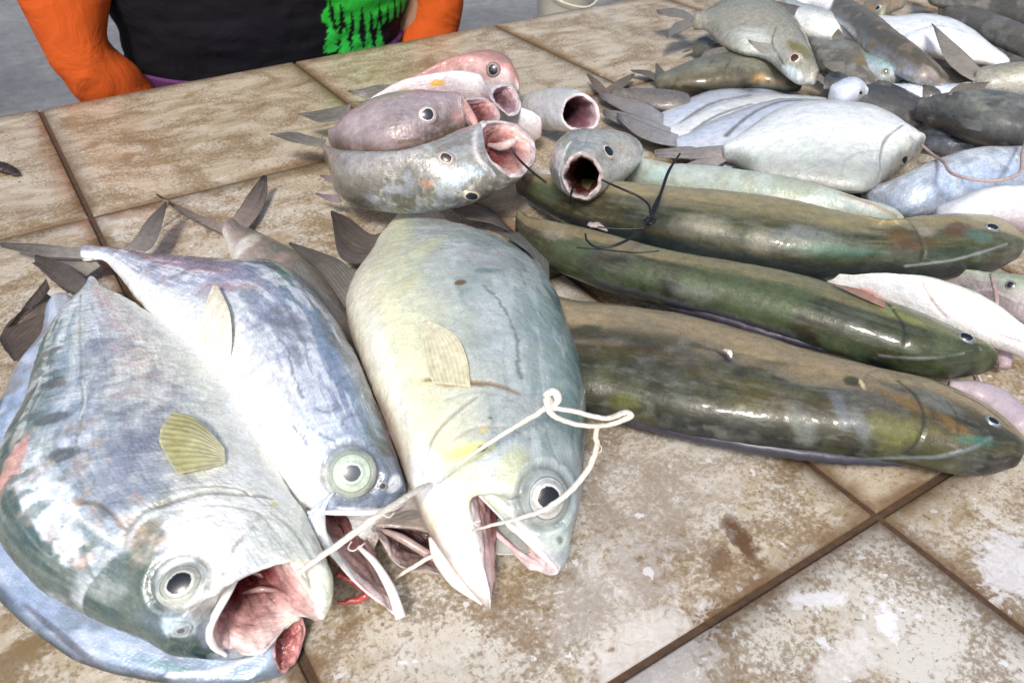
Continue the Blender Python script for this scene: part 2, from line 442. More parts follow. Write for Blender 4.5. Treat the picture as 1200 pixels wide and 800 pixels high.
    def hit(s, px, py):
        d = FW*F+RX*(px-600)+UY*(400-py); d /= np.linalg.norm(d)
        h = s.bvh.ray_cast(Vector(CAM), Vector(d))
        if h[0] is None:
            p, n = s.loc(px, py); return p, n
        n = np.array(h[1]); 
        if n@d > 0: n = -n
        return np.array(h[0]), n
    def eye(s, px, py, rpx, ring=(.55, .55, .48), iris=(.75, .72, .6), pupil=.42, pcol=(.01, .012, .02), dome=.35, tilt=.35, oval=1.0, ang=0, sink=.0, metal=.35, halo=(.6, .62, .58)):
        p, n = s.hit(px, py); v = CAM-p; dist = abs((p-CAM)@FW); v /= np.linalg.norm(v)
        n = n*(1-tilt)+v*tilt; n /= np.linalg.norm(n); r = rpx*dist/F
        a = RX-n*(RX@n); a /= np.linalg.norm(a); b = np.cross(n, a)
        ca, sa = math.cos(math.radians(ang)), math.sin(math.radians(ang)); a, b = a*ca+b*sa, b*ca-a*sa
        prof = []; K = 40; S = 72
        for i in range(K+1):
            f = i/K                                    # centre to rim
            if f < .72: h = dome*math.sqrt(max(0, 1-(f/.8)**2))
            else:
                g = (f-.72)/.28; h0 = dome*math.sqrt(1-(.72/.8)**2); h = h0*(1-g)+.05*math.sin(g*math.pi)-.12*g
            prof.append((f, h))
        V, Cc = [], []
        for f, h in prof:
            for k in range(S):
                t = 2*math.pi*k/S; ph = fbm(np.array([math.cos(t)*3+px, math.sin(t)*3, f*4.])); pu = pupil*(1+(fbm(np.array([math.cos(t)*1.3, math.sin(t)*1.3, px*.7]))-.5)*.5)
                q = p+a*(math.cos(t)*f*r)+b*(math.sin(t)*f*r*oval)+n*(h*r-sink*r)
                V.append(q)
                if f < pu: c = (*pcol, 0)
                elif f < pu*1.2: c = (*(np.array(pcol)*.25+np.array(iris)*1.1), .2)
                elif f < pu*1.55: c = (*(np.array(iris)*(.55+.4*ph)), metal)
                elif f < .74: c = (*(np.array(iris)*(.75+.5*ph)), metal)
                elif f < .80: c = (*(np.array(ring)*.38), .1)
                else: c = (*(np.array(halo)*(.45+.9*ph)), .2)
                Cc.append(c)
        fc = grid_faces(K+1, S, True)
        mesh_obj('eye', np.array(V), fc, EYEM, s.root, Cc)
        return s
    def fin(s, name, A, B, c0=(.2, .19, .17), c1=None, edge=(.07, .06, .06), rays=26, th=.0009, nu=40, nv=90, ripple=.0012, lift_on=False, label=None, ray_amt=.18, fray=.04, bulge=.0):
        make_fin(s.root, name, A, B, c0, c1, edge, rays, th, nu, nv, ripple, label, ray_amt, fray, s if lift_on else None, bulge)
        return s

def make_fin(root, name, A, B, c0, c1=None, edge=(.07, .06, .06), rays=26, th=.0009, nu=40, nv=90, ripple=.0012, label=None, ray_amt=.18, fray=.04, on=None, bulge=.0):
    """a fin between curve A and curve B, both drawn root to tip; rays run root to tip"""
    def cv(P):
        Q = []
        for p in P:
            if on is not None and len(p) == 2 or (on is not None and p[2] is None):
                h, n = on.hit(p[0], p[1]); Q.append(h+n*.0015)
            elif on is not None:
                h, n = on.hit(p[0], p[1]); Q.append(h+n*p[2])
            else: Q.append(at(*p))
        Q = np.array(Q); k = np.arange(len(Q)); return crom(k, Q, np.linspace(0, len(Q)-1, nu))
    a, b = cv(A), cv(B); v = np.linspace(0, 1, nv)[None, :, None]
    G = a[:, None]*(1-v)+b[:, None]*v
    uu = np.linspace(0, 1, nu)[:, None]; vv = v[0, :, 0][None, :]
    du = np.gradient(G, axis=0); dv = np.gradient(G, axis=1); n = np.cross(du, dv); n /= np.linalg.norm(n, axis=2, keepdims=True)+1e-12
    n = np.where(n[..., 2:3] < 0, -n, n)
    rs = np.sin(vv*rays*2*math.pi+uu*1.5)
    G = G+n*(ripple*(fbm(np.stack([vv*5+uu*0, uu*3+vv*0, uu*0+vv*0+A[0][0]], -1))-.5)*2*uu+.00007*rs*np.ones_like(uu))[..., None]
    if bulge:
        dr = G[-1].mean(0)-G[0].mean(0); G = G+(uu**2*np.sin(np.pi*vv)*bulge)[..., None]*dr
    if fray: G[-1] += (G[-1]-G[-2])*((fbm(np.stack([vv[0]*rays, vv[0]*0, vv[0]*0+3], -1))-.5)*fray*nu)[:, None]
    hw = th*(1-.75*uu**1.2)*np.sqrt(np.clip(4*vv*(1-vv), 0.05, 1)); T = G+n*hw[..., None]; Bt = G-n*hw[..., None]
    c1 = c1 or c0; c = np.array(c0)*(1-uu[..., None])+np.array(c1)*uu[..., None]+0*vv[..., None]
    e = np.maximum(np.clip((uu-.86)/.14, 0, 1), np.clip((.07-vv)/.07, 0, 1)*.8)*np.ones_like(vv); c = c*(1-e[..., None]*.8)+np.array(edge)*e[..., None]*.8
    c = c*(1-ray_amt*(.5-.5*rs))[..., None]*(.75+.5*fbm(G*60))[..., None]
    al = (.5+.5*rs)*np.ones_like(uu); C4 = np.concatenate([c, al[..., None]], -1)
    V = np.concatenate([T.reshape(-1, 3), Bt.reshape(-1, 3)]); f1 = grid_faces(nu, nv); f2 = grid_faces(nu, nv, off=nu*nv)[:, ::-1]
    N = nu*nv; side = []
    loop = [j for j in range(nv)]+[i*nv+nv-1 for i in range(1, nu)]+[(nu-1)*nv+j for j in range(nv-2, -1, -1)]+[i*nv for i in range(nu-2, 0, -1)]
    for p, q in zip(loop, loop[1:]+loop[:1]): side.append((q, p, p+N, q+N))
    o = mesh_obj(name, V, np.concatenate([f1, f2, np.array(side)]), FINM, root, np.concatenate([C4.reshape(-1, 4)]*2))
    if label: o['label'] = label
    return o

def tail_fin(root, lobes, **k):
    """the two lobes of a forked tail joined into one mesh"""
    obs = [make_fin(root, 'tail_fin', A, B, **k) for A, B in lobes]
    if len(obs) > 1:
        V, Fc, C, off = [], [], [], 0
        for o in obs:
            me = o.data; n = len(me.vertices); v = np.zeros(n*3); me.vertices.foreach_get('co', v); V.append(v.reshape(-1, 3))
            c = np.zeros(n*4); me.color_attributes['Col'].data.foreach_get('color', c); C.append(c.reshape(-1, 4))
            f = np.zeros(len(me.loops), np.int32); me.loops.foreach_get('vertex_index', f); Fc.append(f.reshape(-1, 4)+off); off += n
        for o in obs: bpy.data.objects.remove(o)
        return mesh_obj('tail_fin', np.concatenate(V), np.concatenate(Fc), FINM, root, np.concatenate(C), origin=np.zeros(3))

def tube(pts, r, name, mat, parent=None, n=10, per=8, flat=1.0, taper=1.0, col=None, rough=0.0, raw=False):
    P = np.array(pts if raw else [at(*p) for p in pts]); k = np.arange(len(P)); P = crom(k, P, np.linspace(0, len(P)-1, (len(P)-1)*per+1))
    if rough: P = P+(np.stack([fbm(P*300+q*9) for q in range(3)], -1)-.5)*rough
    V = []; up = np.array([0, 0, 1.])
    rr = r*np.linspace(1, taper, len(P)) if not hasattr(r, '__len__') else np.interp(np.linspace(0, 1, len(P)), np.linspace(0, 1, len(r)), r)
    for i in range(len(P)):
        t = P[min(i+1, len(P)-1)]-P[max(i-1, 0)]; t /= np.linalg.norm(t)+1e-12; a = np.cross(t, up)
        if np.linalg.norm(a) < 1e-3: a = np.array([1., 0, 0])
        a /= np.linalg.norm(a); b = np.cross(a, t)
        for j in range(n):
            q = 2*math.pi*j/n; V.append(P[i]+rr[i]*(a*math.cos(q)+b*math.sin(q)*flat))
    L = len(P); V = np.array(V); fl = [tuple(f) for f in grid_faces(L, n, True)]
    fl += [tuple(range(n-1, -1, -1)), tuple((L-1)*n+j for j in range(n))]
    if parent is None:
        o0 = np.array([P.mean(0)[0], P.mean(0)[1], P[:, 2].min()]); return mesh_obj(name, V, fl, mat, None, None if col is None else [(*col, 0)]*len(V), origin=o0)
    return mesh_obj(name, V, fl, mat, parent, None if col is None else [(*col, 0)]*len(V))

def lobj(name, verts, faces, mat, parent=None, col=None, smooth=True, origin=None):
    return mesh_obj(name, np.array(verts), faces, mat, parent, col, smooth, origin)

# ------------------------------------------------------------------ ground and floor
def ground():
    s = NT('worn_concrete'); p = s.p; g = s.n('ShaderNodeTexCoord').outputs['Object']
    n = s.noise(g, 2.2, 5, .6, .4); n2 = s.noise(g, 22, 4, .65); n3 = s.noise(g, 140, 2)
    c = s.ramp(n.outputs['Fac'], [(.3, (.13, .135, .145)), (.55, (.20, .205, .215)), (.75, (.27, .27, .275))])
    c = s.mix(.6, c, s.ramp(n2.outputs['Fac'], [(.3, .6), (.6, 1.1), (.8, 1.4)]), 'MULTIPLY')
    c = s.mix(.35, c, s.ramp(n3.outputs['Fac'], [(.3, .6), (.7, 1.3)]), 'MULTIPLY')
    s.l(c, p.inputs['Base Color']); p.inputs['Roughness'].default_value = .75
    s.l(s.bump(n2.outputs['Fac'], .5, .01), p.inputs['Normal'])
    o = lobj('floor', [(-40, -40, 0), (60, -40, 0), (60, 60, 0), (-40, 60, 0)], [(0, 1, 2, 3)], s.m)
    tag(o, kind='structure')
ground()

def tile_material():
    s = NT('dirty_glazed_tile'); p = s.p; g = s.n('ShaderNodeNewGeometry').outputs['Position']
    a = s.n('ShaderNodeAttribute', attribute_name='Col'); sx = s.n('ShaderNodeSeparateColor'); s.l(a.outputs['Color'], sx.inputs[0])
    u, v, rnd, wh = sx.outputs[0], sx.outputs[1], sx.outputs[2], a.outputs['Alpha']
    e = s.math('MINIMUM', s.math('MINIMUM', u, s.math('SUBTRACT', 1, v if False else u)), s.math('MINIMUM', v, s.math('SUBTRACT', 1, v)))
    gm = s.mapping(g, (1, 2.6, 1), (0, 0, .25))                 # marbled drift along the tile
    big = s.noise(g, 5.5, 4, .6, .6).outputs['Fac']
    vein = s.noise(gm, 14, 6, .62, 1.2).outputs['Fac']
    mid = s.noise(g, 42, 6, .68, .6).outputs['Fac']
    fine = s.noise(g, 190, 5, .7, .4).outputs['Fac']
    vfine = s.noise(g, 700, 2, .6).outputs['Fac']
    base = s.ramp(vein, [(.25, (.26, .19, .115)), (.42, (.41, .335, .23)), (.55, (.53, .455, .345)), (.75, (.62, .56, .46))])
    # pale worn glaze; more of it where wh is high
    pm = s.math('ADD', s.math('MULTIPLY', big, .45), s.math('MULTIPLY', mid, .55))
    pm = s.math('ADD', pm, s.math('MULTIPLY_ADD', wh, .34, -.17))
    pm = s.math('ADD', pm, s.math('MULTIPLY_ADD', fine, .22, -.11))
    pm = s.math('ADD', pm, s.math('MULTIPLY_ADD', vfine, .12, -.06)); white = s.ramp(pm, [(.50, 0.0), (.58, .6), (.68, .95)])
    c = s.mix(white, base, (.68, .66, .61))
    # brown grime, clotted
    gr = s.math('ADD', s.math('MULTIPLY_ADD', s.noise(g, 300, 5, .75, .3).outputs['Fac'], .5, s.math('MULTIPLY', wh, .02)), s.math('MULTIPLY', s.noise(g, 15, 5, .7, .8).outputs['Fac'], .5))
    grime = s.ramp(gr, [(.495, 0.0), (.54, .7), (.61, 1.0)])
    c = s.mix(s.math('MULTIPLY', grime, .8), c, (.18, .11, .042))
    # specks
    sk = s.ramp(s.noise(g, 330, 2, .5, 1.0).outputs['Fac'], [(.66, 0.0), (.72, 1.0)])
    c = s.mix(s.math('MULTIPLY', sk, .7), c, (.10, .055, .025))
    # chipped bright flecks
    fl = s.ramp(s.math('ADD', s.math('MULTIPLY', s.noise(g, 95, 3, .5, .3).outputs['Fac'], .75), s.math('MULTIPLY', wh, .10)), [(.585, 0.0), (.602, 1.0)])
    c = s.mix(s.math('MULTIPLY', fl, .8), c, (.80, .80, .84))
    # dirt that has crept out of the joints
    ed = s.math('ADD', e, s.math('MULTIPLY_ADD', mid, .05, -.025))
    dirt = s.ramp(ed, [(.0, .85), (.010, .6), (.028, .25), (.06, 0.0)])
    c = s.mix(dirt, c, (.14, .08, .035))
    # single marks seen on the near tiles
    sep = s.n('ShaderNodeSeparateXYZ'); s.l(g, sep.inputs[0])
    def mark(px, py, rx, ry, rot, col, st, wob=.9):
        nonlocal c
        q = at(px, py); ca, sa = math.cos(rot), math.sin(rot)
        dx = s.math('SUBTRACT', sep.outputs[0], q[0]); dy = s.math('SUBTRACT', sep.outputs[1], q[1])
        a1 = s.math('DIVIDE', s.math('ADD', s.math('MULTIPLY', dx, ca), s.math('MULTIPLY', dy, sa)), rx)
        b1 = s.math('DIVIDE', s.math('SUBTRACT', s.math('MULTIPLY', dy, ca), s.math('MULTIPLY', dx, sa)), ry)
        r = s.math('SQRT', s.math('ADD', s.math('POWER', a1, 2.0) if False else s.math('MULTIPLY', a1, a1), s.math('MULTIPLY', b1, b1)))
        r = s.math('ADD', r, s.math('MULTIPLY_ADD', s.noise(g, 120, 4, .7, .5).outputs['Fac'], wob*2.6, -wob*1.3))
        f = s.ramp(r, [(.55, 1.0), (.85, .6), (1.1, 0.0)])
        c = s.mix(s.math('MULTIPLY', f, st), c, col)
    mark(868, 632, .026, .007, 1.35, (.12, .06, .025), .95, .8)
    mark(845, 655, .012, .008, .3, (.16, .09, .04), .8)
    mark(958, 702, .018, .007, -.5, (.84, .84, .86), .8, 1.1)
    mark(1185, 662, .030, .020, .4, (.78, .79, .84), .65, 1.1)
    mark(1040, 728, .012, .006, .9, (.85, .85, .88), .9)
    mark(990, 775, .03, .012, .2, (.80, .78, .76), .6)
    mark(780, 560, .09, .05, .4, (.66, .65, .66), .25, .8)
    mark(720, 700, .05, .04, .4, (.72, .70, .70), .3, .9)
    mark(300, 300, .05, .02, .4, (.36, .26, .15), .6)
    mark(20, 770, .03, .012, .4, (.20, .13, .05), .8)
    mark(760, 780, .05, .03, .2, (.78, .76, .75), .5, .8)
    s.l(c, p.inputs['Base Color'])
    rg = s.math('MULTIPLY_ADD', grime, .25, .30); rg = s.math('MULTIPLY_ADD', mid, .25, rg); rg = s.math('MULTIPLY_ADD', s.ramp(big, [(.45, 1.0), (.6, 0.0)]), .12, s.math('ADD', rg, -.12)); s.l(rg, p.inputs['Roughness'])
    p.inputs['Coat Weight'].default_value = .2; p.inputs['Coat Roughness'].default_value = .18
    b = s.bump(fine, .4, .0008); b = s.bump(mid, .35, .0016, b); s.l(b, p.inputs['Normal'])
    return s.m
TILEM = tile_material()

def table():
    root = thing('tiled_table', 'long market table topped with dirty beige tiles and brown joints', 'table', (.9, -.8, 0))
    GP = .0026; V, Fc, C = [], [], []; off = 0; R = random.Random(5)
    X0, Y0 = 1.001*TILE, .9989*TILE
    white_by_row = [.25, .42, .62, .85, .9]
    for i in range(-2, 9):
        for j in range(5):
            x0, x1 = i*X0+GP, (i+1)*X0-GP; y1, y0 = -j*Y0-GP, -(j+1)*Y0+GP
            if j == 0: y1 = 0
            n = 14; rz = [R.uniform(-.0005, .0005) for _ in range(4)]; rr = R.random()
            wh = white_by_row[j]+R.uniform(-.12, .12)
            if (i, j) == (0, 0): wh = .35
            q = np.linspace(0, 1, n); b = .0014
            xs = np.concatenate([[x0], np.interp(q, [0, 1], [x0+b, x1-b]), [x1]]); ys = np.concatenate([[y0], np.interp(q, [0, 1], [y0+b, y1-b]), [y1]])
            XX, YY = np.meshgrid(xs, ys, indexing='ij'); U = (XX-x0)/(x1-x0); W = (YY-y0)/(y1-y0)
            Z = rz[0]*(1-U)*(1-W)+rz[1]*U*(1-W)+rz[2]*(1-U)*W+rz[3]*U*W
            rim = np.zeros_like(U, bool); rim[0] = rim[-1] = True; rim[:, 0] = rim[:, -1] = True; Z = Z-np.where(rim, .0010, 0)
            m = n+2; top = np.stack([XX, YY, TT+Z], -1).reshape(-1, 3)
            c4 = np.stack([U, W, U*0+rr, U*0+wh], -1).reshape(-1, 4)
            ring = [k*m for k in range(m)]+[(m-1)*m+k for k in range(1, m)]+[k*m+m-1 for k in range(m-2, -1, -1)]+[k for k in range(m-2, 0, -1)]
            low = top[ring].copy(); low[:, 2] = TT-.010
            V += [top, low]; C += [c4, c4[ring]]
            f = grid_faces(m, m, off=off); L = len(ring); base = off+m*m
            Fc.append(f); Fc.append(np.array([(off+ring[k], off+ring[(k+1) % L], base+(k+1) % L, base+k) for k in range(L)])); off += m*m+L
    mesh_obj('tile_top', np.concatenate(V), np.concatenate(Fc), TILEM, root, np.concatenate(C))
    gm = plain('brown_grout', (.085, .048, .026), .8, 200, .5, .6)
    def box(name, x0, x1, y0, y1, z0, z1, m, b=.004):
        v = [(x0, y0, z0), (x1, y0, z0), (x1, y1, z0), (x0, y1, z0), (x0, y0, z1), (x1, y0, z1), (x1, y1, z1), (x0, y1, z1)]
        f = [(3, 2, 1, 0), (4, 5, 6, 7), (0, 1, 5, 4), (1, 2, 6, 5), (2, 3, 7, 6), (3, 0, 4, 7)]
        o = lobj(name, v, f, m, root, smooth=False); bv = o.modifiers.new('b', 'BEVEL'); bv.width = b; bv.segments = 2; return o
    box('grout_bed', -2*X0+.003, 9*X0-.003, -5*Y0+.003, -.002, TT-.02, TT-.0022, gm, .001)
    cm = plain('table_concrete', (.33, .30, .26), .8, 20, .5, .5)
    box('slab', -2*X0+.006, 9*X0-.006, -5*Y0+.006, -.006, TT-.10, TT-.0205, cm)
    for x in (-.45, 1.15, 2.75):
        for y in (-1.5, -.25): box('leg', x-.07, x+.07, y-.07, y+.07, 0, TT-.1005, cm)
table()

# ------------------------------------------------------------------ the three big fish in front, and the two beneath them
def big_left():
    mouth = [(262, 764, .026), (246, 736, .044), (303, 622, .060), (346, 664, .053), (379, 722, .040), (354, 722, .028), (338, 732, .024), (304, 766, .028)]
    f = Fish('open_mouthed_fish', 'big silver-blue fish at the left front corner, mouth gaping wide, small yellow side fin', [
        (106, 330, 113, 330, .004, .028), (100, 338, 122, 338, .006, .030), (86, 352, 148, 352, .010, .032), (60, 384, 200, 385, .016, .036),
        (40, 430, 256, 432, .022, .040), (26, 480, 292, 480, .027, .044), (2, 530, 306, 515, .031, .047), (-14, 580, 322, 545, .034, .048),
        (0, 635, 338, 572, .036, .048), (40, 682, 350, 592, .036, .047), (100, 718, 360, 606, .034, .046),
        (160, 742, 372, 632, .031, .046), (200, 760, 389, 672, .026, .046)],
        mouth, (275, 655, .034), nu=420, nv=330, seed=1, lip=.07)
    f.ramp([(0, (.06, .10, .10), .25), (.07, (.08, .13, .13), .3), (.14, (.32, .40, .44), .4), (.24, (.52, .60, .68), .5), (.45, (.58, .61, .65), .4), (.62, (.74, .76, .72), .2),
            (.75, (.80, .82, .74), .15), (.9, (.84, .85, .76), .1), (.96, (.74, .76, .62), .05), (1, (.40, .42, .30), .05)], .05, 25)  # greenish belly edge, also darkened for the shadow line against the next fish
    f.streaks(9, 40, .45, .62, (.80, .84, .80), .55, .2, u1=.9)
    f.mottle(55, .46, .62, (.24, .28, .36), .6, metal=.5, region=(f.w > .25)*(f.w < .62)*1.0*(f.u > .35))
    f.mottle(38, .5, .6, (.80, .86, .94), .6, metal=.3, region=((f.w < .36)*(f.u < .84))*1.0, o=5)
    f.blob(170, 420, 100, 70, 60, (.84, .85, .76), .7, .9)
    f.blob(180, 505, 60, 32, 55, (.28, .30, .36), .75, .8, .7)
    f.blob(135, 560, 70, 45, 70, (.34, .37, .47), .75, .8, .6)
    f.mottle(110, .5, .64, (.22, .25, .31), .5, region=((f.w > .3)*(f.w < .6)*(f.u > .35)*(f.u < .7))*1.0)
    f.blob(205, 455, 50, 16, -40, (.36, .38, .42), .6, .8, .6)
    f.blob(64, 600, 78, 26, -52, (.74, .80, .90), .95, .25, .5, .15)
    f.blob(38, 565, 60, 20, -70, (.74, .82, .92), .9, .3, .35, .1)
    f.blob(14, 545, 42, 15, 78, (.72, .36, .33), .85, .35, .4, .1)
    f.blob(95, 590, 12, 6, 0, (.3, .18, .1), .8, .6)
    f.blob(100, 655, 14, 7, 30, (.75, .5, .42), .6, .6)
    for q in ((60, 448, 20, 8, 14), (62, 490, 26, 10, 8), (72, 532, 26, 11, 10), (58, 412, 18, 6, 16)):
        f.blob(q[0], q[1], q[2], q[3], q[4], (.13, .13, .13), .85, .45, .25)
    f.blob(68, 449, 12, 4, 10, (.28, .16, .11), .8, .5); f.blob(95, 380, 30, 12, 80, (.6, .6, .35), .35, .8)
    for k in range(9):
        x, y = 62+k*3.2, 470-k*13; f.line([(x, y), (x+30, y-6)], 1.6, (.42, .44, .44), .5, .25)
    for k in range(10):
        f.line([(112+k*9, 372+k*9), (128+k*10, 366+k*9)], 3, (.55, .55, .45), .35, .3)
    f.line([(95, 345), (94, 400), (97, 440), (98, 470), (93, 500), (88, 520), (90, 545), (98, 565), (100, 590)], 1.6, (.35, .37, .38), .8, .7, .5)
    f.line([(96, 445), (100, 468), (94, 492)], 1.0, (.9, .92, .88), .8, -.4)
    f.line([(100, 590), (118, 592), (136, 606), (143, 618)], 1.8, (.20, .18, .16), .8, .7, .6)
    f.line([(100, 640), (104, 662), (112, 680), (117, 688)], 1.5, (.17, .20, .22), .8, .6, .7)
    # gill cover and head
    f.blob(280, 560, 60, 22, 12, (.84, .84, .78), .7, .7)
    f.blob(242, 640, 84, 62, 70, (.95, .95, .93), 1.0, .5, .3, .02); f.blob(300, 585, 60, 24, 10, (.90, .90, .84), .8, .7)
    f.blob(170, 640, 60, 24, 72, (.26, .26, .19), .85, .5, .6)
    f.blob(165, 690, 45, 22, 60, (.12, .16, .14), .85, .6, .5); f.blob(150, 655, 20, 12, 60, (.20, .26, .20), .7, .6)
    f.mottle(95, .54, .64, (.62, .45, .33), .4, region=((f.u > .60)*(f.u < .86)*(f.w < .40)*(f.w > .06))*1.0)
    f.streaks(70, 20, .54, .60, (.12, .16, .15), .75, w0=.0, w1=.20, u0=.3, u1=.9); f.mottle(230, .54, .64, (.16, .20, .18), .35, region=((f.u > .62)*(f.w < .34))*1.0)
    f.blob(100, 715, 110, 12, -24, (.12, .16, .16), .6, .7, .5)
    f.blob(200, 740, 60, 14, -8, (.14, .18, .21), .8, .6)
    f.blob(212, 735, 22, 16, 0, (.60, .75, .86), .9, .35, .5, .4)
    f.blob(245, 745, 14, 22, 20, (.35, .38, .50), .6, .5)
    f.line([(146, 640), (152, 618), (172, 598), (200, 588), (240, 578), (285, 578), (318, 582)], 2.6, (.36, .35, .30), .75, 1.6, .4)
    f.line([(152, 632), (166, 610), (196, 596), (240, 588)], 1.8, (.85, .86, .84), .6, -.7)
    f.line([(186, 578), (230, 570), (280, 572), (312, 590)], 1.4, (.45, .44, .38), .6, .8)
    f.line([(205, 600), (250, 592), (300, 600), (325, 622)], 1.5, (.60, .58, .52), .6, .7)
    f.line([(172, 650), (186, 625), (215, 612), (250, 606)], 1.5, (.55, .54, .50), .6, .7)
    f.line([(298, 616), (276, 640), (262, 672), (256, 700)], 1.6, (.34, .32, .32), .8, 1.2)
    f.line([(312, 608), (288, 624), (266, 690), (247, 735)], 3.2, (.86, .84, .82), .8, -1.2, .2)
    f.line([(170, 690), (178, 712), (200, 720), (226, 712)], 1.6, (.35, .40, .42), .6, .6)
    f.blob(322, 590, 9, 5, 20, (.70, .62, .16), .7, .6)
    f.line([(320, 600), (345, 622), (368, 656), (385, 700)], 2.6, (.40, .42, .36), .6, .9, .5)
    f.blob(370, 690, 40, 10, -65, (.62, .62, .55), .6, .6)
    f.socket(212, 683, 33, oval=.85, ang=28); f.socket(212, 738, 12, a=.4); f.lump(213, 683, 34, 2.0); f.lump(250, 640, 60, 2.2); f.lump(110, 590, 90, 1.2); f.rough(60, 1.1); f.rough(220, .3)
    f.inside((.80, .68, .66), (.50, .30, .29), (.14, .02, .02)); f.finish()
    f.eye(212, 683, 31, iris=(.66, .68, .60), pupil=.46, oval=.78, ang=28, dome=.26, tilt=.2, halo=(.62, .68, .64), ring=(.5, .52, .45))
    f.eye(212, 738, 12, iris=(.45, .5, .55), pupil=.4, oval=.8, dome=.1, tilt=.3, halo=(.6, .68, .75), pcol=(.12, .13, .15))
    f.root.children[-1].name = 'nostril'
    f.fin('pectoral_fin', [(264, 545, .001), (238, 555, .003), (210, 562, .004)], [(262, 528, .002), (232, 504, .006), (205, 496, .008)],
          (.70, .67, .45), (.54, .50, .20), (.62, .6, .4), rays=11, lift_on=True, th=.0006, ripple=.0012, bulge=.32, ray_amt=.14)
    tail_fin(f.root, [([(113, 342, .028), (95, 322, .022), (70, 306, .020), (40, 298, .024)], [(108, 350, .028), (88, 343, .02), (66, 330, .016), (42, 310, .022)]),
                      ([(104, 350, .026), (70, 352, .018), (58, 338, .022), (52, 330, .030)], [(104, 352, .024), (78, 378, .014), (56, 372, .016), (48, 338, .028)])][:1],
             c0=(.15, .12, .10), c1=(.07, .055, .045), rays=12)
    tube([(308, 616, .062), (290, 650, .061), (268, 692, .055), (246, 734, .046), (250, 756, .036), (266, 768, .029)], [.0008, .0015, .0021, .0021, .0018, .001], 'upper_lip', SKIN_SMOOTH, f.root, n=14, per=12, col=(.86, .83, .80), flat=.6)
    # tongue, ridged roof of the mouth and teeth band
    tube([(318, 712, .022), (330, 706, .026), (350, 700, .030), (366, 705, .032), (372, 718, .033)], [.003, .005, .006, .006, .003], 'tongue', FLESH, f.root, n=16, flat=.6, col=(.60, .44, .42))
    for k, pts in enumerate([[(312, 640, .046), (326, 652, .044), (342, 680, .041), (350, 692, .038)], [(303, 655, .040), (320, 664, .038), (334, 690, .034)], [(296, 672, .034), (312, 674, .032), (326, 696, .028)]]):
        tube(pts, [.0008, .0018, .0018, .0008], 'gill_arch', FLESH, f.root, n=10, col=(.42, .28, .28), rough=.0015)
    tube([(284, 694, .030), (305, 690, .034), (330, 692, .032)], [.0008, .0016, .0008], 'gill_arch', FLESH, f.root, n=10, col=(.36, .24, .24))
    tube([(382, 712, .037), (372, 686, .043), (360, 666, .047), (344, 640, .052)], [.0035, .0028, .0022, .0012], 'gum', FLESH, f.root, n=12, col=(.80, .64, .64), rough=.001)
    return f
A = big_left()

def under_left():
    mouth = [(330, 788, .006), (320, 768, .015), (324, 740, .018), (340, 724, .018), (352, 722, .014), (358, 738, .008), (353, 762, .004), (343, 780, .003)]
    f = Fish('open_mouthed_fish', 'smooth blue-silver fish pinned flat beneath the big gaping fish at the left corner', [
        (70, 350, 85, 352, .005, .010), (46, 395, 100, 395, .008, .012), (20, 428, 120, 430, .010, .014), (-8, 490, 160, 490, .012, .015),
        (-40, 570, 220, 540, .013, .015), (-34, 650, 270, 590, .012, .012), (0, 705, 300, 640, .011, .011), (40, 740, 320, 670, .010, .010),
        (100, 778, 330, 700, .009, .010), (175, 797, 338, 712, .009, .009), (250, 803, 345, 716, .008, .009), (300, 800, 350, 718, .008, .009)],
        mouth, (320, 750, .012), nu=240, nv=150, seed=2, mat=SKIN_SMOOTH, lip=.12)
    f.ramp([(0, (.05, .06, .07), .2), (.03, (.14, .18, .24), .4), (.06, (.42, .52, .70), .6), (.2, (.52, .62, .80), .6), (.5, (.5, .55, .6), .5), (1, (.6, .6, .55), .2)], .02, 30)
    f.streaks(20, 8, .5, .62, (.72, .80, .92), .6, .4); f.mottle(70, .56, .62, (.25, .30, .36), .5)
    f.blob(190, 778, 50, 8, -12, (.15, .35, .30), .5, .7); f.blob(75, 745, 80, 5, -38, (.10, .09, .10), .7, .6)
    f.line([(200, 792), (250, 785), (300, 770)], 2.5, (.85, .9, .92), .8, -.6)
    f.mottle(30, .5, .6, (.35, .32, .30), .7, region=(f.u < .35)*1.0)
    f.rough(80, .5); f.inside((.62, .30, .28), (.48, .17, .16), (.28, .07, .07)); f.finish()
    tail_fin(f.root, [([(70, 352, .012), (56, 345, .018), (58, 338, .026), (54, 326, .034)], [(76, 356, .010), (40, 372, .012), (20, 380, .010), (8, 384, .012)]),
                      ([(74, 362, .012), (56, 385, .010), (30, 415, .006), (16, 424, .004)], [(66, 352, .010), (38, 362, .012), (12, 375, .010), (-2, 398, .008)])],
             c0=(.14, .11, .09), c1=(.07, .05, .04), edge=(.03, .02, .02), rays=9)
    return f
under_left()

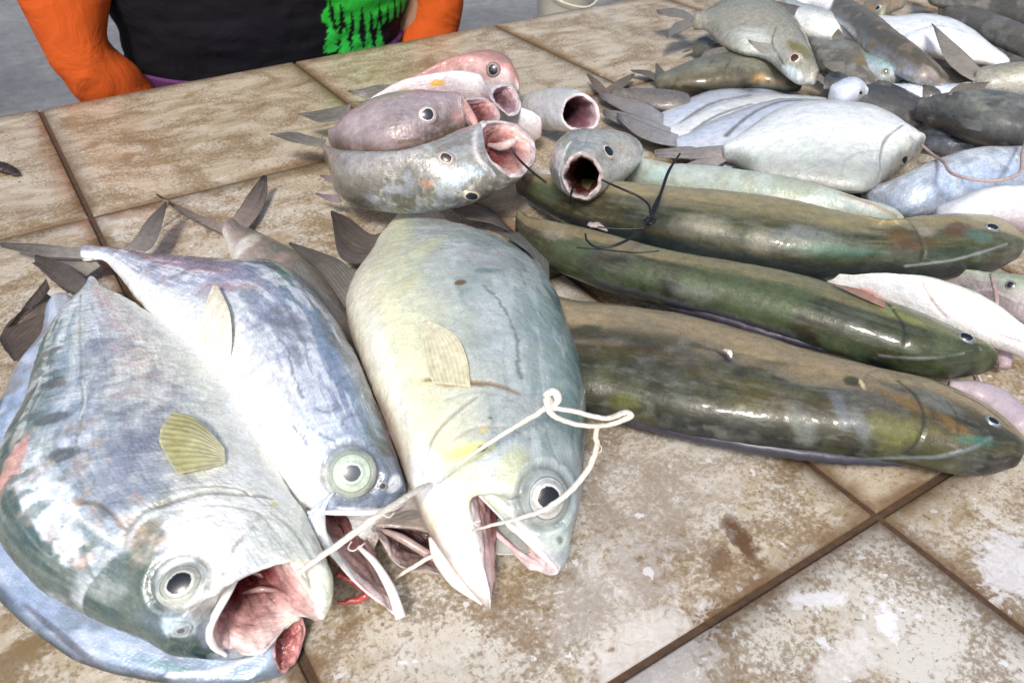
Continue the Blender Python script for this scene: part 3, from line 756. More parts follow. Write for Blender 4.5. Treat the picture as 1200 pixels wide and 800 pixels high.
def silver_mid():
    mouth = [(472, 592, .030), (430, 600, .043), (361, 603, .052), (402, 668, .036), (469, 722, .014), (446, 660, .010), (440, 640, .009), (458, 612, .012)]
    f = Fish('silver_fish', 'silvery blue fish between the other two big ones, with a pale round eye', [
        (96, 290, 95, 302, .003, .022), (122, 289, 119, 305, .004, .025), (142, 291, 134, 318, .006, .028), (170, 297, 156, 346, .010, .032), (215, 301, 190, 388, .017, .036),
        (272, 306, 232, 430, .025, .041), (330, 309, 262, 470, .029, .044), (372, 340, 288, 510, .031, .046),
        (408, 390, 306, 545, .032, .046), (436, 452, 324, 572, .031, .045), (456, 505, 340, 590, .029, .043), (470, 548, 352, 602, .026, .041), (476, 576, 358, 606, .022, .038)],
        mouth, (400, 600, .024), nu=380, nv=300, seed=3, mat=SKIN, lip=.05)
    f.ramp([(0, (.08, .10, .10), .3), (.05, (.13, .15, .16), .35), (.13, (.28, .36, .47), .5), (.25, (.50, .56, .68), .55), (.45, (.66, .70, .76), .45), (.6, (.82, .83, .84), .2), (1, (.88, .88, .86), .05)], .10, 22)
    f.mottle(30, .48, .60, (.40, .30, .36), .5, stretch=(1, 1, 1), region=((f.w < .5)*(f.u < .55))*1.0, metal=.4)
    f.mottle(70, .50, .60, (.30, .38, .56), .55, region=(f.w < .55)*1.0, metal=.5)
    f.streaks(16, 26, .52, .62, (.88, .90, .94), .65, .25, u1=.9)
    f.mottle(90, .55, .62, (.20, .22, .26), .5, region=(f.w < .4)*1.0)
    f.blob(190, 300, 60, 5, -4, (.36, .26, .26), .5, .8); f.blob(270, 335, 60, 10, -8, (.50, .34, .38), .55, .8)
    f.blob(330, 375, 60, 25, -35, (.24, .26, .32), .7, .8, .6)
    f.blob(290, 520, 60, 50, -60, (.92, .92, .92), .7, .8); f.blob(380, 500, 60, 30, -60, (.70, .80, .92), .7, .7, .6)
    f.blob(360, 470, 90, 40, -60, (.84, .87, .92), .5, .8, .6)
    f.line([(325, 395), (338, 412), (342, 432), (350, 452), (355, 468)], 1.3, (.25, .28, .34), .8, .5, .7, jag=.8)
    for pts in ([(392, 455), (405, 440), (420, 432)], [(370, 480), (384, 486), (398, 478)], [(362, 500), (378, 510), (392, 520)], [(400, 500), (410, 490), (424, 486)], [(345, 500), (356, 512), (360, 520)]):
        f.line(pts, 1.1, (.22, .26, .34), .7, .5, .8, jag=.8)
    f.line([(432, 448), (420, 470), (400, 490), (372, 500)], 2.4, (.55, .60, .68), .5, .8)
    f.blob(440, 500, 24, 10, -65, (.30, .42, .48), .7, .6); f.blob(462, 530, 40, 8, -65, (.16, .17, .16), .7, .6)
    f.line([(362, 596), (400, 592), (440, 594), (472, 586)], 1.4, (.22, .20, .24), .8, .9)
    f.line([(362, 604), (400, 602), (440, 602)], 2.2, (.86, .84, .84), .8, -.6)
    f.blob(462, 566, 14, 10, 60, (.72, .80, .88), .9, .4, .3, .3); f.blob(448, 568, 5, 6, 0, (.12, .10, .11), .9, .4)
    f.socket(412, 553, 31); f.lump(412, 553, 34, 1.5); f.lump(330, 460, 110, 2.0); f.rough(60, .9); f.rough(200, .25)
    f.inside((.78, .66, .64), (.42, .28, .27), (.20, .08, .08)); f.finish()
    f.eye(412, 554, 29, iris=(.62, .74, .62), pupil=.36, pcol=(.07, .09, .11), dome=.28, tilt=.35, halo=(.50, .56, .48), ring=(.7, .78, .7), metal=.15)
    f.eye(448, 569, 6, pupil=.6, dome=.1, iris=(.3, .3, .3)); f.root.children[-1].name = 'nostril'
    f.fin('pectoral_fin', [(246, 412, .001), (240, 385, .004), (250, 355, .006), (256, 342, .007)], [(272, 418, .001), (276, 395, .004), (274, 370, .006), (260, 343, .007)],
          (.82, .80, .70), (.78, .74, .60), (.7, .67, .55), rays=8, lift_on=True, th=.0006, ripple=.0005, ray_amt=.08)
    tail_fin(f.root, [([(110, 290, .024), (80, 290, .022), (45, 286, .020), (0, 284, .020)], [(110, 304, .024), (80, 302, .022), (45, 300, .018), (2, 290, .018)]),
                      ([(140, 292, .026), (158, 280, .024), (172, 258, .026), (194, 236, .030)], [(168, 296, .024), (180, 288, .022), (188, 270, .024), (196, 240, .030)]),
                      ([(118, 312, .018), (104, 322, .012), (90, 334, .008), (80, 345, .005)], [(110, 302, .020), (90, 305, .014), (60, 304, .010), (38, 308, .008)])],
             c0=(.34, .31, .28), c1=(.09, .075, .065), rays=10, ray_amt=.2)
    tube([(360, 600, .053), (395, 600, .049), (430, 600, .044), (458, 596, .037), (474, 590, .031)], [.001, .002, .0022, .002, .001], 'upper_lip', SKIN_SMOOTH, f.root, n=12, per=12, col=(.82, .80, .80), flat=.6)
    # lower jaw furniture
    tube([(378, 640, .022), (392, 652, .020), (412, 668, .018), (432, 690, .014)], [.001, .0025, .003, .0015], 'tongue', FLESH, f.root, n=14, col=(.46, .32, .32), rough=.002)
    tube([(368, 622, .030), (386, 640, .026), (400, 662, .020)], [.001, .003, .002], 'gill_arch', FLESH, f.root, col=(.6, .36, .36))
    tube([(394, 672, .022), (415, 680, .018), (430, 692, .014), (420, 702, .012), (396, 706, .012)], [.0015, .0022, .0022, .002, .001], 'gill_arch', FLESH, f.root, col=(.42, .07, .07), rough=.003)
    tube([(470, 724, .016), (458, 690, .024), (440, 660, .030), (420, 640, .034)], [.0028, .0026, .002, .0012], 'jaw_bone', SKIN_SMOOTH, f.root, n=14, per=12, col=(.80, .79, .77), flat=.7)
    return f
B = silver_mid()

def under_mid():
    mouth = [(545, 640, .012), (500, 622, .026), (438, 616, .030), (450, 640, .024), (470, 664, .014), (500, 672, .005), (540, 676, .003), (556, 664, .006)]
    f = Fish('dark_tailed_fish', 'grey-pink fish lying underneath between the silvery blue and the yellowish fish, dark forked tail', [
        (270, 258, 262, 266, .003, .012), (282, 264, 264, 282, .005, .013), (300, 271, 272, 306, .008, .014), (330, 286, 288, 335, .012, .017), (372, 310, 305, 410, .018, .020),
        (420, 380, 335, 470, .020, .021), (470, 470, 365, 530, .020, .021), (500, 530, 395, 575, .019, .020), (530, 590, 425, 605, .016, .018), (545, 618, 436, 614, .014, .016)],
        mouth, (480, 620, .012), nu=200, nv=130, seed=5, mat=SKIN_PINK)
    f.ramp([(0, (.20, .19, .17), .1), (.3, (.30, .27, .24), .15), (.6, (.48, .42, .38), .15), (.8, (.72, .66, .56), .1), (1, (.78, .74, .66), .1)], .06, 30)
    f.blob(290, 285, 26, 14, 60, (.88, .86, .78), .8, .5); f.blob(330, 300, 12, 16, 0, (.50, .36, .32), .6, .6)
    f.mottle(50, .52, .6, (.40, .28, .22), .5); f.rough(90, .5); f.inside((.40, .32, .30), (.24, .16, .15), (.10, .05, .05)); f.finish()
    tail_fin(f.root, [([(264, 276, .012), (240, 264, .012), (210, 248, .014), (182, 228, .020)], [(268, 262, .012), (245, 256, .012), (218, 245, .014), (184, 227, .020)]),
                      ([(266, 262, .012), (278, 248, .014), (292, 226, .018), (308, 205, .024)], [(290, 268, .010), (304, 250, .008), (313, 228, .010), (313, 207, .022)])],
             c0=(.36, .29, .25), c1=(.055, .048, .042), edge=(.015, .015, .015), rays=9, ray_amt=.2)
    tube([(440, 618, .026), (470, 630, .024), (500, 648, .018), (530, 664, .010)], [.001, .0025, .0025, .001], 'jaw_bone', FLESH, f.root, col=(.46, .38, .36))
    return f
under_mid()

def yellow_big():
    mouth = [(654, 666, .026), (598, 616, .050), (552, 572, .058), (562, 642, .046), (574, 716, .022), (572, 676, .010), (592, 642, .008), (624, 668, .013)]
    f = Fish('yellow_bellied_fish', 'thick yellowish fish with a grey-green back, white lower jaw hanging open like a spike', [
        (498, 226, 488, 230, .004, .006), (512, 244, 466, 252, .007, .008), (534, 264, 447, 276, .012, .013),
        (578, 281, 432, 302, .020, .023), (620, 306, 414, 330, .028, .033), (646, 336, 405, 358, .034, .040), (664, 380, 415, 402, .039, .046),
        (680, 430, 433, 450, .040, .047), (687, 485, 455, 505, .039, .047), (685, 535, 474, 552, .037, .046), (680, 582, 488, 590, .033, .044), (672, 618, 500, 618, .028, .040)],
        mouth, (585, 570, .028), nu=400, nv=320, seed=6, mat=SKIN_SMOOTH, lip=.05)
    f.ramp([(0, (.10, .15, .15), .15), (.06, (.18, .26, .25), .2), (.16, (.31, .39, .37), .25), (.35, (.42, .48, .46), .25), (.55, (.54, .58, .52), .2), (.68, (.70, .72, .54), .1), (.8, (.78, .78, .55), .05), (.93, (.82, .82, .68), .05), (.97, (.74, .70, .56), .05), (1, (.42, .32, .25), .05)], .04, 20)
    f.mottle(45, .50, .62, (.28, .36, .36), .5, region=(f.w < .5)*1.0); f.mottle(24, .5, .62, (.58, .64, .66), .5, region=(f.w < .6)*1.0)
    f.streaks(14, 20, .54, .64, (.60, .66, .66), .5, w1=.55)
    f.blob(560, 300, 60, 26, -25, (.44, .44, .44), .6, .8, .5); f.blob(500, 290, 60, 18, 60, (.76, .78, .44), .6, .9)
    f.blob(480, 330, 26, 10, 70, (.66, .62, .34), .5, .8); f.blob(440, 330, 60, 14, 65, (.84, .80, .72), .5, .8)
    f.blob(570, 317, 20, 7, 2, (.22, .27, .28), .8, .5); f.blob(539, 331, 8, 5, 20, (.22, .11, .04), .95, .3)
    f.blob(620, 420, 45, 10, 0, (.3, .38, .4), .4, .8); f.blob(640, 360, 40, 12, -50, (.32, .42, .40), .5, .8)
    f.line([(566, 334), (582, 350), (595, 372), (604, 398), (607, 430), (612, 445)], 2.0, (.20, .24, .22), .85, .9, .7, jag=1.0)
    f.line([(620, 350), (640, 375), (655, 400)], 1.2, (.26, .32, .32), .5, .4, .7)
    f.line([(604, 370), (618, 392), (622, 410)], 1.2, (.28, .34, .34), .4, .4)
    f.line([(575, 500), (600, 470), (650, 462), (680, 480)], 1.4, (.26, .32, .32), .4, .5)
    # gill, head
    f.blob(540, 452, 36, 6, -2, (.36, .22, .12), .8, .5, .5); f.blob(500, 448, 18, 9, 0, (.74, .70, .40), .6, .7)
    f.line([(500, 445), (540, 450), (575, 452), (610, 462)], 2.6, (.26, .17, .10), .8, 1.2, .6)
    f.blob(600, 478, 60, 22, 10, (.44, .46, .44), .6, .7)
    f.blob(545, 490, 35, 20, 20, (.62, .62, .50), .6, .7)
    f.blob(552, 530, 40, 14, 10, (.72, .72, .22), .75, .7); f.blob(600, 550, 46, 26, 60, (.58, .62, .38), .75, .7); f.blob(566, 505, 12, 8, 40, (.68, .58, .2), .6, .7)
    f.blob(585, 590, 40, 10, -40, (.72, .72, .30), .5, .7)
    f.line([(558, 466), (530, 488), (510, 510), (498, 535), (492, 560)], 2.2, (.34, .32, .28), .75, 1.4, .3)
    f.line([(534, 515), (560, 502), (590, 500), (620, 512)], 1.7, (.50, .44, .36), .65, .9, .4)
    f.line([(520, 470), (560, 460), (600, 470), (640, 500)], 1.4, (.40, .40, .36), .45, .6)
    f.blob(575, 490, 4, 3, 0, (.15, .13, .10), .9, .4); f.blob(566, 527, 8, 5, 20, (.04, .05, .05), .95, .3)
    f.line([(640, 508), (648, 528), (655, 545)], 1.4, (.26, .30, .30), .7, .5, .6); f.line([(626, 500), (640, 512)], 1.3, (.26, .30, .30), .6, .5)
    f.blob(500, 560, 70, 30, -66, (.90, .89, .89), .95, .7, .2); f.blob(545, 640, 90, 34, -68, (.90, .90, .90), 1.0, .5, .2); f.blob(455, 430, 110, 16, -62, (.88, .87, .80), .8, .9)
    f.line([(548, 560), (580, 578), (610, 608), (648, 652)], 2.2, (.46, .44, .42), .7, 1.2, .3)
    f.line([(552, 570), (590, 592), (625, 630), (655, 665)], 3.0, (.84, .82, .82), .8, -1.4, .2)
    f.blob(648, 636, 20, 16, 60, (.55, .60, .58), .6, .6); f.blob(656, 632, 6, 8, 20, (.12, .14, .14), .8, .5)
    f.line([(608, 560), (615, 548), (632, 545), (650, 552)], 1.5, (.45, .52, .52), .7, .6)
    f.socket(640, 583, 31, oval=1.1); f.lump(640, 584, 34, 2); f.lump(575, 540, 50, 1.6); f.lump(560, 400, 120, 2); f.rough(55, .9); f.rough(190, .22)
    f.inside((.86, .78, .78), (.62, .44, .44), (.30, .12, .12)); f.finish()
    f.eye(640, 583, 29, iris=(.72, .74, .72), pupil=.42, oval=1.12, ang=0, dome=.38, tilt=.15, halo=(.46, .52, .52), ring=(.40, .48, .50))
    f.fin('pectoral_fin', [(508, 450, .001), (500, 428, .002), (497, 405, .003), (498, 386, .005)], [(552, 455, .001), (548, 425, .005), (534, 402, .007), (504, 384, .006)],
          (.70, .66, .46), (.76, .73, .55), (.86, .84, .68), rays=9, lift_on=True, th=.0007, ripple=.0006, ray_amt=.15)
    f.fin('anal_fin', [(404, 360, .040), (375, 318, .040), (355, 302, .036), (338, 286, .030)], [(420, 325, .040), (400, 306, .038), (372, 294, .034), (340, 284, .030)],
          (.20, .175, .145), (.09, .085, .075), rays=8, th=.0012, ray_amt=.25, lift_on=False)
    f.fin('dorsal_fin', [(625, 300, .040), (605, 285, .034), (590, 276, .028), (578, 272, .02)], [(644, 330, .036), (642, 300, .028), (632, 282, .02), (612, 272, .016)],
          (.20, .21, .20), (.12, .12, .12), rays=8, th=.001, ray_amt=.2)
    tail_fin(f.root, [([(470, 250, .012), (440, 275, .014), (410, 256, .020), (388, 246, .030)], [(445, 290, .014), (425, 308, .016), (398, 300, .022), (388, 250, .028)]),
                      ([(520, 238, .022), (540, 236, .018), (560, 240, .014), (575, 244, .012)], [(545, 256, .022), (575, 262, .018), (595, 270, .014), (612, 284, .010)])],
             c0=(.17, .145, .125), c1=(.06, .05, .045), edge=(.03, .03, .03), rays=8, ray_amt=.2)
    tube([(552, 570, .059), (575, 590, .055), (600, 614, .050), (630, 643, .040), (653, 667, .028)], [.001, .002, .0026, .0024, .0012], 'upper_lip', SKIN_SMOOTH, f.root, n=12, per=12, col=(.84, .82, .84), flat=.6)
    # far side of the lower jaw, and the tongue
    tube([(508, 628, .030), (515, 652, .020), (535, 680, .014), (566, 706, .014)], [.003, .0042, .004, .0015], 'jaw_bone', SKIN_SMOOTH, f.root, n=14, col=(.84, .80, .79))
    tube([(520, 645, .022), (512, 652, .020), (500, 652, .018)], [.003, .003, .0015], 'gill_arch', FLESH, f.root, n=12, col=(.52, .22, .2))
    tube([(566, 605, .026), (585, 628, .022), (612, 650, .018), (640, 664, .018)], [.0012, .0016, .0016, .001], 'gum', FLESH, f.root, col=(.72, .58, .62))
    return f
C = yellow_big()

# ------------------------------------------------------------------ three long olive fish on the right
def olive(f, rich=1.0, seed=0):
    f.ramp([(0, (.36, .34, .26), .1), (.06, (.56, .46, .31), .08), (.20, (.52, .42, .27), .08), (.31, (.36, .31, .225), .1), (.40, (.16, .15, .125), .12), (.52, (.092, .088, .066), .12),
            (.68, (.060, .060, .042), .12), (.80, (.038, .044, .038), .2), (.88, (.022, .028, .036), .2), (1, (.018, .02, .03), .2)], .10, 14)
    f.streaks(7, 10, .42, .70, (.17, .18, .18), .55, .2, w0=.25, w1=.9); f.streaks(9, 9, .42, .58, (.045, .05, .035), .7, w0=.22, w1=.9); f.streaks(6, 7, .5, .66, (.24, .21, .10), .5, w0=.25, w1=.75); f.streaks(10, 18, .44, .66, (.055, .062, .035), .75, w0=.35, w1=.95)
    f.streaks(5, 5, .44, .68, (.16, .12, .06), .6, w0=.3, w1=.9); f.streaks(30, 6, .5, .68, (.07, .09, .07), .5, w0=.35)
    f.mottle(60, .48, .70, (.22, .24, .24), .4, metal=.25, region=(f.w > .3)*1.0); f.mottle(22, .52, .62, (.13, .14, .05), .5, region=(f.w > .4)*1.0)
    f.streaks(40, 24, .56, .72, (.34, .36, .36), .3, .2)
    f.along([(0, (.70, .66, .58)), (1, (.64, .62, .55))]); f.rough(45, .5); f.rough(160, .22); return f

def olive_near():
    f = Fish('long_olive_fish', 'long olive-green fish nearest the bare tiles, yellowish belly, dark ridge along its lower edge', [
        (600, 318, 600, 415, 0.0180, .026), (630, 336, 632, 448, 0.0213, .028), (665, 350, 668, 478, 0.0238, .029), (725, 357, 722, 490, 0.0254, .030), (800, 368, 790, 507, 0.0262, .031), (875, 388, 865, 521, 0.0262, .031),
        (950, 411, 940, 531, 0.0254, .031), (1025, 430, 1015, 540, 0.0246, .030), (1085, 444, 1080, 548, 0.0230, .028), (1128, 462, 1124, 556, 0.0205, .026), (1162, 482, 1158, 558, 0.0172, .023), (1188, 504, 1184, 550, 0.0123, .019)],
        nu=340, nv=220, seed=11, mat=SKIN_OLIVE, ex=.82)
    olive(f)
    f.blob(687, 386, 24, 10, 8, (.06, .06, .035), .9, .5); f.blob(748, 401, 22, 10, 6, (.07, .07, .045), .9, .5); f.blob(868, 436, 18, 9, 0, (.045, .05, .035), .9, .5)
    f.blob(690, 460, 26, 22, 10, (.06, .065, .045), .6, .8); f.blob(730, 470, 30, 14, 0, (.15, .16, .04), .6, .8)
    f.blob(700, 400, 60, 8, -4, (.24, .21, .14), .4, .8); f.blob(940, 500, 22, 36, 20, (.20, .22, .20), .6, .8); f.blob(1010, 500, 12, 30, 25, (.20, .23, .26), .6, .8)
    f.blob(985, 480, 10, 34, 18, (.16, .19, .22), .6, .8); f.blob(1050, 505, 50, 24, -10, (.17, .18, .04), .6, .8, .6); f.blob(1060, 470, 46, 10, -20, (.24, .15, .05), .7, .7)
    f.blob(1120, 500, 36, 10, -36, (.26, .15, .05), .65, .8); f.blob(1100, 470, 40, 14, -25, (.20, .21, .19), .7, .7); f.blob(1145, 515, 30, 8, -6, (.06, .20, .15), .7, .7)
    f.blob(1000, 447, 14, 8, -10, (.05, .05, .02), .9, .5); f.blob(1010, 450, 3, 9, 15, (.70, .58, .34), .9, .5)
    f.blob(885, 415, 40, 6, -12, (.50, .40, .20), .5, .7)
    f.line([(740, 412), (790, 422), (830, 424), (855, 420)], 1.5, (.10, .09, .06), .7, .7, .5); f.line([(818, 406), (838, 410), (850, 418), (856, 422)], 1.8, (.07, .05, .04), .85, 1.0, .8, jag=1)
    f.line([(880, 438), (905, 446), (940, 452), (980, 456), (1000, 462)], 1.4, (.08, .10, .09), .8, .6, .4)
    f.line([(1012, 445), (1020, 436), (1036, 433), (1050, 436), (1054, 446)], 1.2, (.16, .14, .10), .6, .6)
    f.line([(1018, 440), (1040, 450), (1070, 452), (1100, 470)], 1.2, (.12, .11, .08), .4, .5)
    f.line([(700, 488), (760, 500), (840, 518), (920, 530), (1000, 538)], 5, (.05, .055, .08), .85, -1.6, .4, metal=.2)
    f.line([(980, 535), (1040, 536), (1090, 536), (1130, 528), (1160, 512)], 2.2, (.18, .24, .26), .6, -1.2, .3)
    f.line([(1120, 458), (1150, 474), (1180, 498)], 2.0, (.10, .10, .09), .8, 1.0); f.line([(1052, 446), (1072, 462), (1082, 488), (1078, 516), (1060, 534)], 2.2, (.03, .035, .025), .7, 1.6); f.line([(1110, 470), (1122, 486), (1122, 508)], 1.6, (.05, .06, .04), .5, 1.0)
    f.lump(1010, 490, 40, 1.5); f.finish()
    f.eye(1163, 494, 12, iris=(.30, .34, .36), pupil=.5, oval=.7, ang=-28, dome=.3, tilt=.2, halo=(.10, .14, .12), ring=(.1, .12, .1))
    # folded back fin along the lower edge, the small white tag on the side, pale jaw
    tube([(690, 482, .021), (735, 490, .022), (790, 503, .022), (850, 516, .022), (920, 528, .022), (990, 536, .022), (1060, 540, .02), (1110, 540, .018)], [.001, .0042, .005, .0048, .0048, .0045, .003, .001], 'folded_dorsal_fin', FINM, f.root, n=14, col=(.035, .035, .055), rough=.002)
    tube([(1112, 450, .020), (1140, 458, .018), (1168, 472, .015), (1198, 500, .011), (1215, 528, .008)], [.003, .009, .012, .011, .004], 'lower_jaw', SKIN_PINK, f.root, n=24, per=14, col=(.50, .42, .46), flat=.8)
    return f
olive_near()

def olive_middle():
    f = Fish('long_olive_fish', 'long dark green fish in the middle of the three, its snout beside the white-bellied fish', [
        (606, 250, 603, 268, 0.0066, .010), (622, 254, 614, 290, 0.0107, .018), (642, 258, 630, 305, 0.0148, .028), (700, 270, 690, 334, 0.0197, .038), (780, 292, 765, 358, 0.0221, .041), (860, 306, 850, 380, 0.0230, .042),
        (940, 322, 930, 402, 0.0230, .042), (1015, 345, 1005, 424, 0.0221, .040), (1072, 364, 1062, 438, 0.0205, .038), (1116, 384, 1110, 444, 0.0180, .035), (1148, 400, 1146, 440, 0.0148, .032), (1164, 416, 1163, 432, 0.0090, .028)],
        nu=300, nv=190, seed=23, mat=SKIN_OLIVE, ex=.82)
    olive(f); f.along([(0, (.85, .9, .88)), (.5, (.66, .74, .70)), (1, (.55, .70, .62))])
    f.mottle(30, .46, .6, (.09, .12, .06), .7, region=(f.w > .2)*1.0)
    f.blob(650, 275, 30, 10, -20, (.42, .35, .27), .5, .8); f.blob(1060, 372, 40, 6, -18, (.25, .30, .08), .7, .7)
    f.blob(815, 345, 40, 12, -10, (.26, .28, .26), .4, .8); f.line([(1040, 356), (1056, 374), (1062, 396), (1052, 424)], 2.2, (.02, .025, .02), .7, 1.5)
    f.line([(700, 330), (780, 352), (860, 372), (930, 394)], 4, (.06, .055, .075), .85, -1.4, .6); f.line([(1030, 416), (1080, 420), (1130, 414)], 1.8, (.2, .26, .26), .5, -1.0)
    f.line([(1040, 360), (1085, 368), (1130, 392), (1150, 410)], 1.6, (.30, .32, .22), .6, .8); f.finish()
    f.eye(1132, 396, 12, iris=(.25, .28, .30), pupil=.6, oval=.72, ang=-20, dome=.35, tilt=.3, halo=(.12, .14, .1), ring=(.08, .08, .08))
    tube([(640, 303, .022), (700, 331, .030), (760, 349, .032), (830, 369, .034), (900, 390, .034), (970, 408, .033), (1030, 422, .030)], [.001, .004, .0046, .0048, .0044, .0035, .001], 'folded_dorsal_fin', FINM, f.root, n=14, col=(.04, .035, .055), rough=.003)
    f.fin('pectoral_fin', [(1036, 356, .001), (1008, 346, .004), (975, 338, .004)], [(1036, 362, .001), (1006, 352, .003), (975, 339, .004)], (.40, .22, .17), (.34, .2, .15), rays=4, lift_on=True, th=.0005, ripple=.0005)
    tube([(1120, 380, .024), (1150, 396, .020), (1172, 412, .016), (1178, 430, .012)], [.002, .007, .008, .004], 'lower_jaw', SKIN_PINK, f.root, n=24, per=14, col=(.50, .38, .42))
    return f
olive_middle()

def olive_far():
    f = Fish('long_olive_fish', 'long green-gold fish lying farthest back of the three, under the black wire', [
        (606, 200, 603, 214, 0.0066, .012), (622, 202, 618, 234, 0.0115, .018), (655, 206, 650, 256, 0.0164, .026), (725, 212, 715, 281, 0.0230, .040), (800, 219, 790, 302, 0.0271, .050), (865, 225, 860, 315, 0.0279, .051),
        (930, 235, 925, 326, 0.0279, .051), (985, 248, 980, 330, 0.0262, .050), (1030, 256, 1028, 329, 0.0246, .048), (1080, 252, 1080, 328, 0.0230, .046), (1130, 250, 1132, 325, 0.0213, .044), (1168, 256, 1168, 318, 0.0172, .040), (1190, 270, 1190, 306, 0.0115, .036)],
        nu=320, nv=200, seed=31, mat=SKIN_OLIVE, ex=.82)
    olive(f); f.along([(0, (.9, .95, .88)), (.4, (.95, 1.02, .92)), (1, (.92, 1.02, .92))])
    f.blob(745, 280, 60, 10, -12, (.05, .10, .03), .8, .8); f.blob(760, 238, 30, 10, 0, (.10, .10, .07), .6, .8); f.blob(985, 300, 60, 9, 2, (.03, .07, .035), .8, .8); f.blob(1110, 296, 50, 8, 6, (.03, .05, .03), .8, .8); f.blob(800, 296, 40, 9, -10, (.07, .20, .12), .6, .8); f.blob(640, 225, 40, 18, -30, (.10, .14, .08), .6, .8)
    f.blob(820, 262, 46, 16, -4, (.36, .34, .26), .6, .8); f.blob(890, 285, 20, 26, 10, (.34, .33, .26), .5, .8)
    f.line([(905, 308), (914, 290), (926, 274), (940, 266)], 4.5, (.10, .085, .05), .8, .8, .5)
    f.blob(880, 260, 14, 6, 0, (.12, .13, .10), .7, .6); f.blob(850, 248, 12, 6, 0, (.14, .15, .12), .6, .6)
    f.blob(940, 276, 60, 16, -2, (.30, .34, .34), .5, .8); f.blob(975, 292, 80, 10, -2, (.12, .22, .16), .6, .8)
    f.blob(1055, 276, 22, 14, 0, (.12, .075, .03), .85, .6, .6); f.blob(1075, 285, 34, 9, 6, (.10, .06, .03), .8, .6, .6); f.blob(1125, 268, 22, 14, 10, (.13, .075, .04), .85, .6, .6)
    f.blob(1085, 270, 16, 9, 0, (.34, .30, .24), .7, .6); f.blob(1150, 276, 26, 10, 0, (.10, .20, .16), .6, .7); f.blob(1090, 256, 50, 4, 0, (.46, .32, .10), .6, .7)
    f.line([(980, 246), (1010, 254), (1036, 260), (1060, 258)], 3, (.55, .38, .12), .7, -.8); f.line([(1030, 262), (1040, 256), (1052, 262)], 2, (.70, .58, .36), .8, -.6)
    f.put(np.clip((f.w-.78)/.10, 0, 1)*.85, (.022, .03, .034)); f.line([(730, 282), (800, 301), (860, 313), (930, 324)], 4, (.05, .06, .08), .85, -1.4, .5); f.line([(1060, 256), (1076, 274), (1082, 296), (1072, 318)], 2.2, (.05, .05, .04), .7, 1.5); f.line([(1060, 312), (1110, 306), (1150, 296), (1180, 286)], 1.8, (.34, .38, .38), .6, -.9)
    f.finish()
    f.eye(1162, 267, 11, iris=(.30, .32, .34), pupil=.55, oval=.65, ang=-8, dome=.35, tilt=.3, halo=(.12, .16, .13), ring=(.08, .1, .08))
    tube([(700, 276, .034), (745, 291, .040), (800, 306, .044), (860, 319, .046), (915, 328, .045)], [.001, .004, .0048, .005, .0045, .0035, .001], 'folded_dorsal_fin', FINM, f.root, n=14, col=(.045, .05, .075), rough=.003)
    tube([(690, 262, .040), (730, 272, .036), (780, 288, .034)], [.003, .008, .002], 'belly_flap', SKIN_PINK, f.root, n=16, col=(.45, .38, .40), rough=.004, flat=.5)
    return f
olive_far()

def simple(name, label, secs, stops, eye=None, nu=120, nv=90, seed=0, mat=None, tails=None, tailk=None, group=None, extra=None, mouth=None, deep=None, lip=.1, jitter=.06, freq=30, tip=None, rough=.7):
    f = Fish(name, label, secs, mouth, deep, nu=nu, nv=nv, seed=seed, mat=mat or SKIN, group=group, lip=lip)
    f.ramp(stops, jitter, freq); f.rough(80, rough)
    if extra: extra(f)
    f.finish()
    if eye: f.eye(*eye[:3], **(eye[3] if len(eye) > 3 else {}))
    if tails: tail_fin(f.root, tails, **(tailk or dict(c0=(.24, .22, .20), c1=(.13, .12, .11), rays=9, ray_amt=.25)))
    return f
GREYBACK = [(0, (.09, .10, .11), .2), (.08, (.18, .19, .20), .25), (.3, (.34, .36, .36), .35), (.6, (.52, .54, .54), .3), (1, (.72, .73, .72), .15)]
WHITE = [(0, (.62, .66, .68), .15), (.1, (.82, .85, .87), .1), (.45, (.88, .90, .89), .05), (.62, (.66, .70, .68), .12), (.78, (.40, .43, .41), .2), (1, (.30, .30, .27), .15)]  # bright top and greyed lower half: the shading is in the colour
BLUEW = [(0, (.46, .50, .58), .3), (.2, (.64, .70, .82), .3), (.5, (.72, .76, .84), .25), (.8, (.58, .62, .70), .3), (1, (.40, .42, .45), .2)]
DARK = [(0, (.04, .04, .045), .15), (.3, (.08, .08, .082), .2), (.6, (.12, .12, .115), .2), (1, (.15, .145, .13), .2)]
PINK = [(0, (.28, .19, .19), .1), (.1, (.38, .27, .28), .2), (.3, (.42, .34, .36), .35), (.6, (.30, .25, .25), .3), (.85, (.18, .13, .12), .2), (1, (.12, .08, .07), .1)]

# pale mahi-like fish behind the farthest olive one
simple('pale_green_fish', 'pale greenish fish mostly hidden between the farthest olive fish and the white fish', [
    (735, 196, 730, 225, .016, .024), (790, 192, 785, 240, .022, .030), (870, 199, 865, 260, .027, .034), (940, 212, 935, 275, .027, .034), (1000, 232, 1000, 280, .022, .032), (1050, 250, 1050, 280, .014, .028)],
    [(0, (.42, .42, .30), .15), (.1, (.50, .56, .50), .2), (.4, (.44, .50, .46), .2), (1, (.3, .33, .25), .2)], nu=160, nv=90, seed=8, mat=SKIN_SMOOTH,
    extra=lambda f: (f.mottle(50, .5, .62, (.34, .36, .26), .6), f.blob(770, 205, 26, 9, 10, (.45, .62, .62), .8, .6), f.line([(985, 228), (1020, 240), (1050, 252)], 2.5, (.40, .24, .16), .7, -.8)))

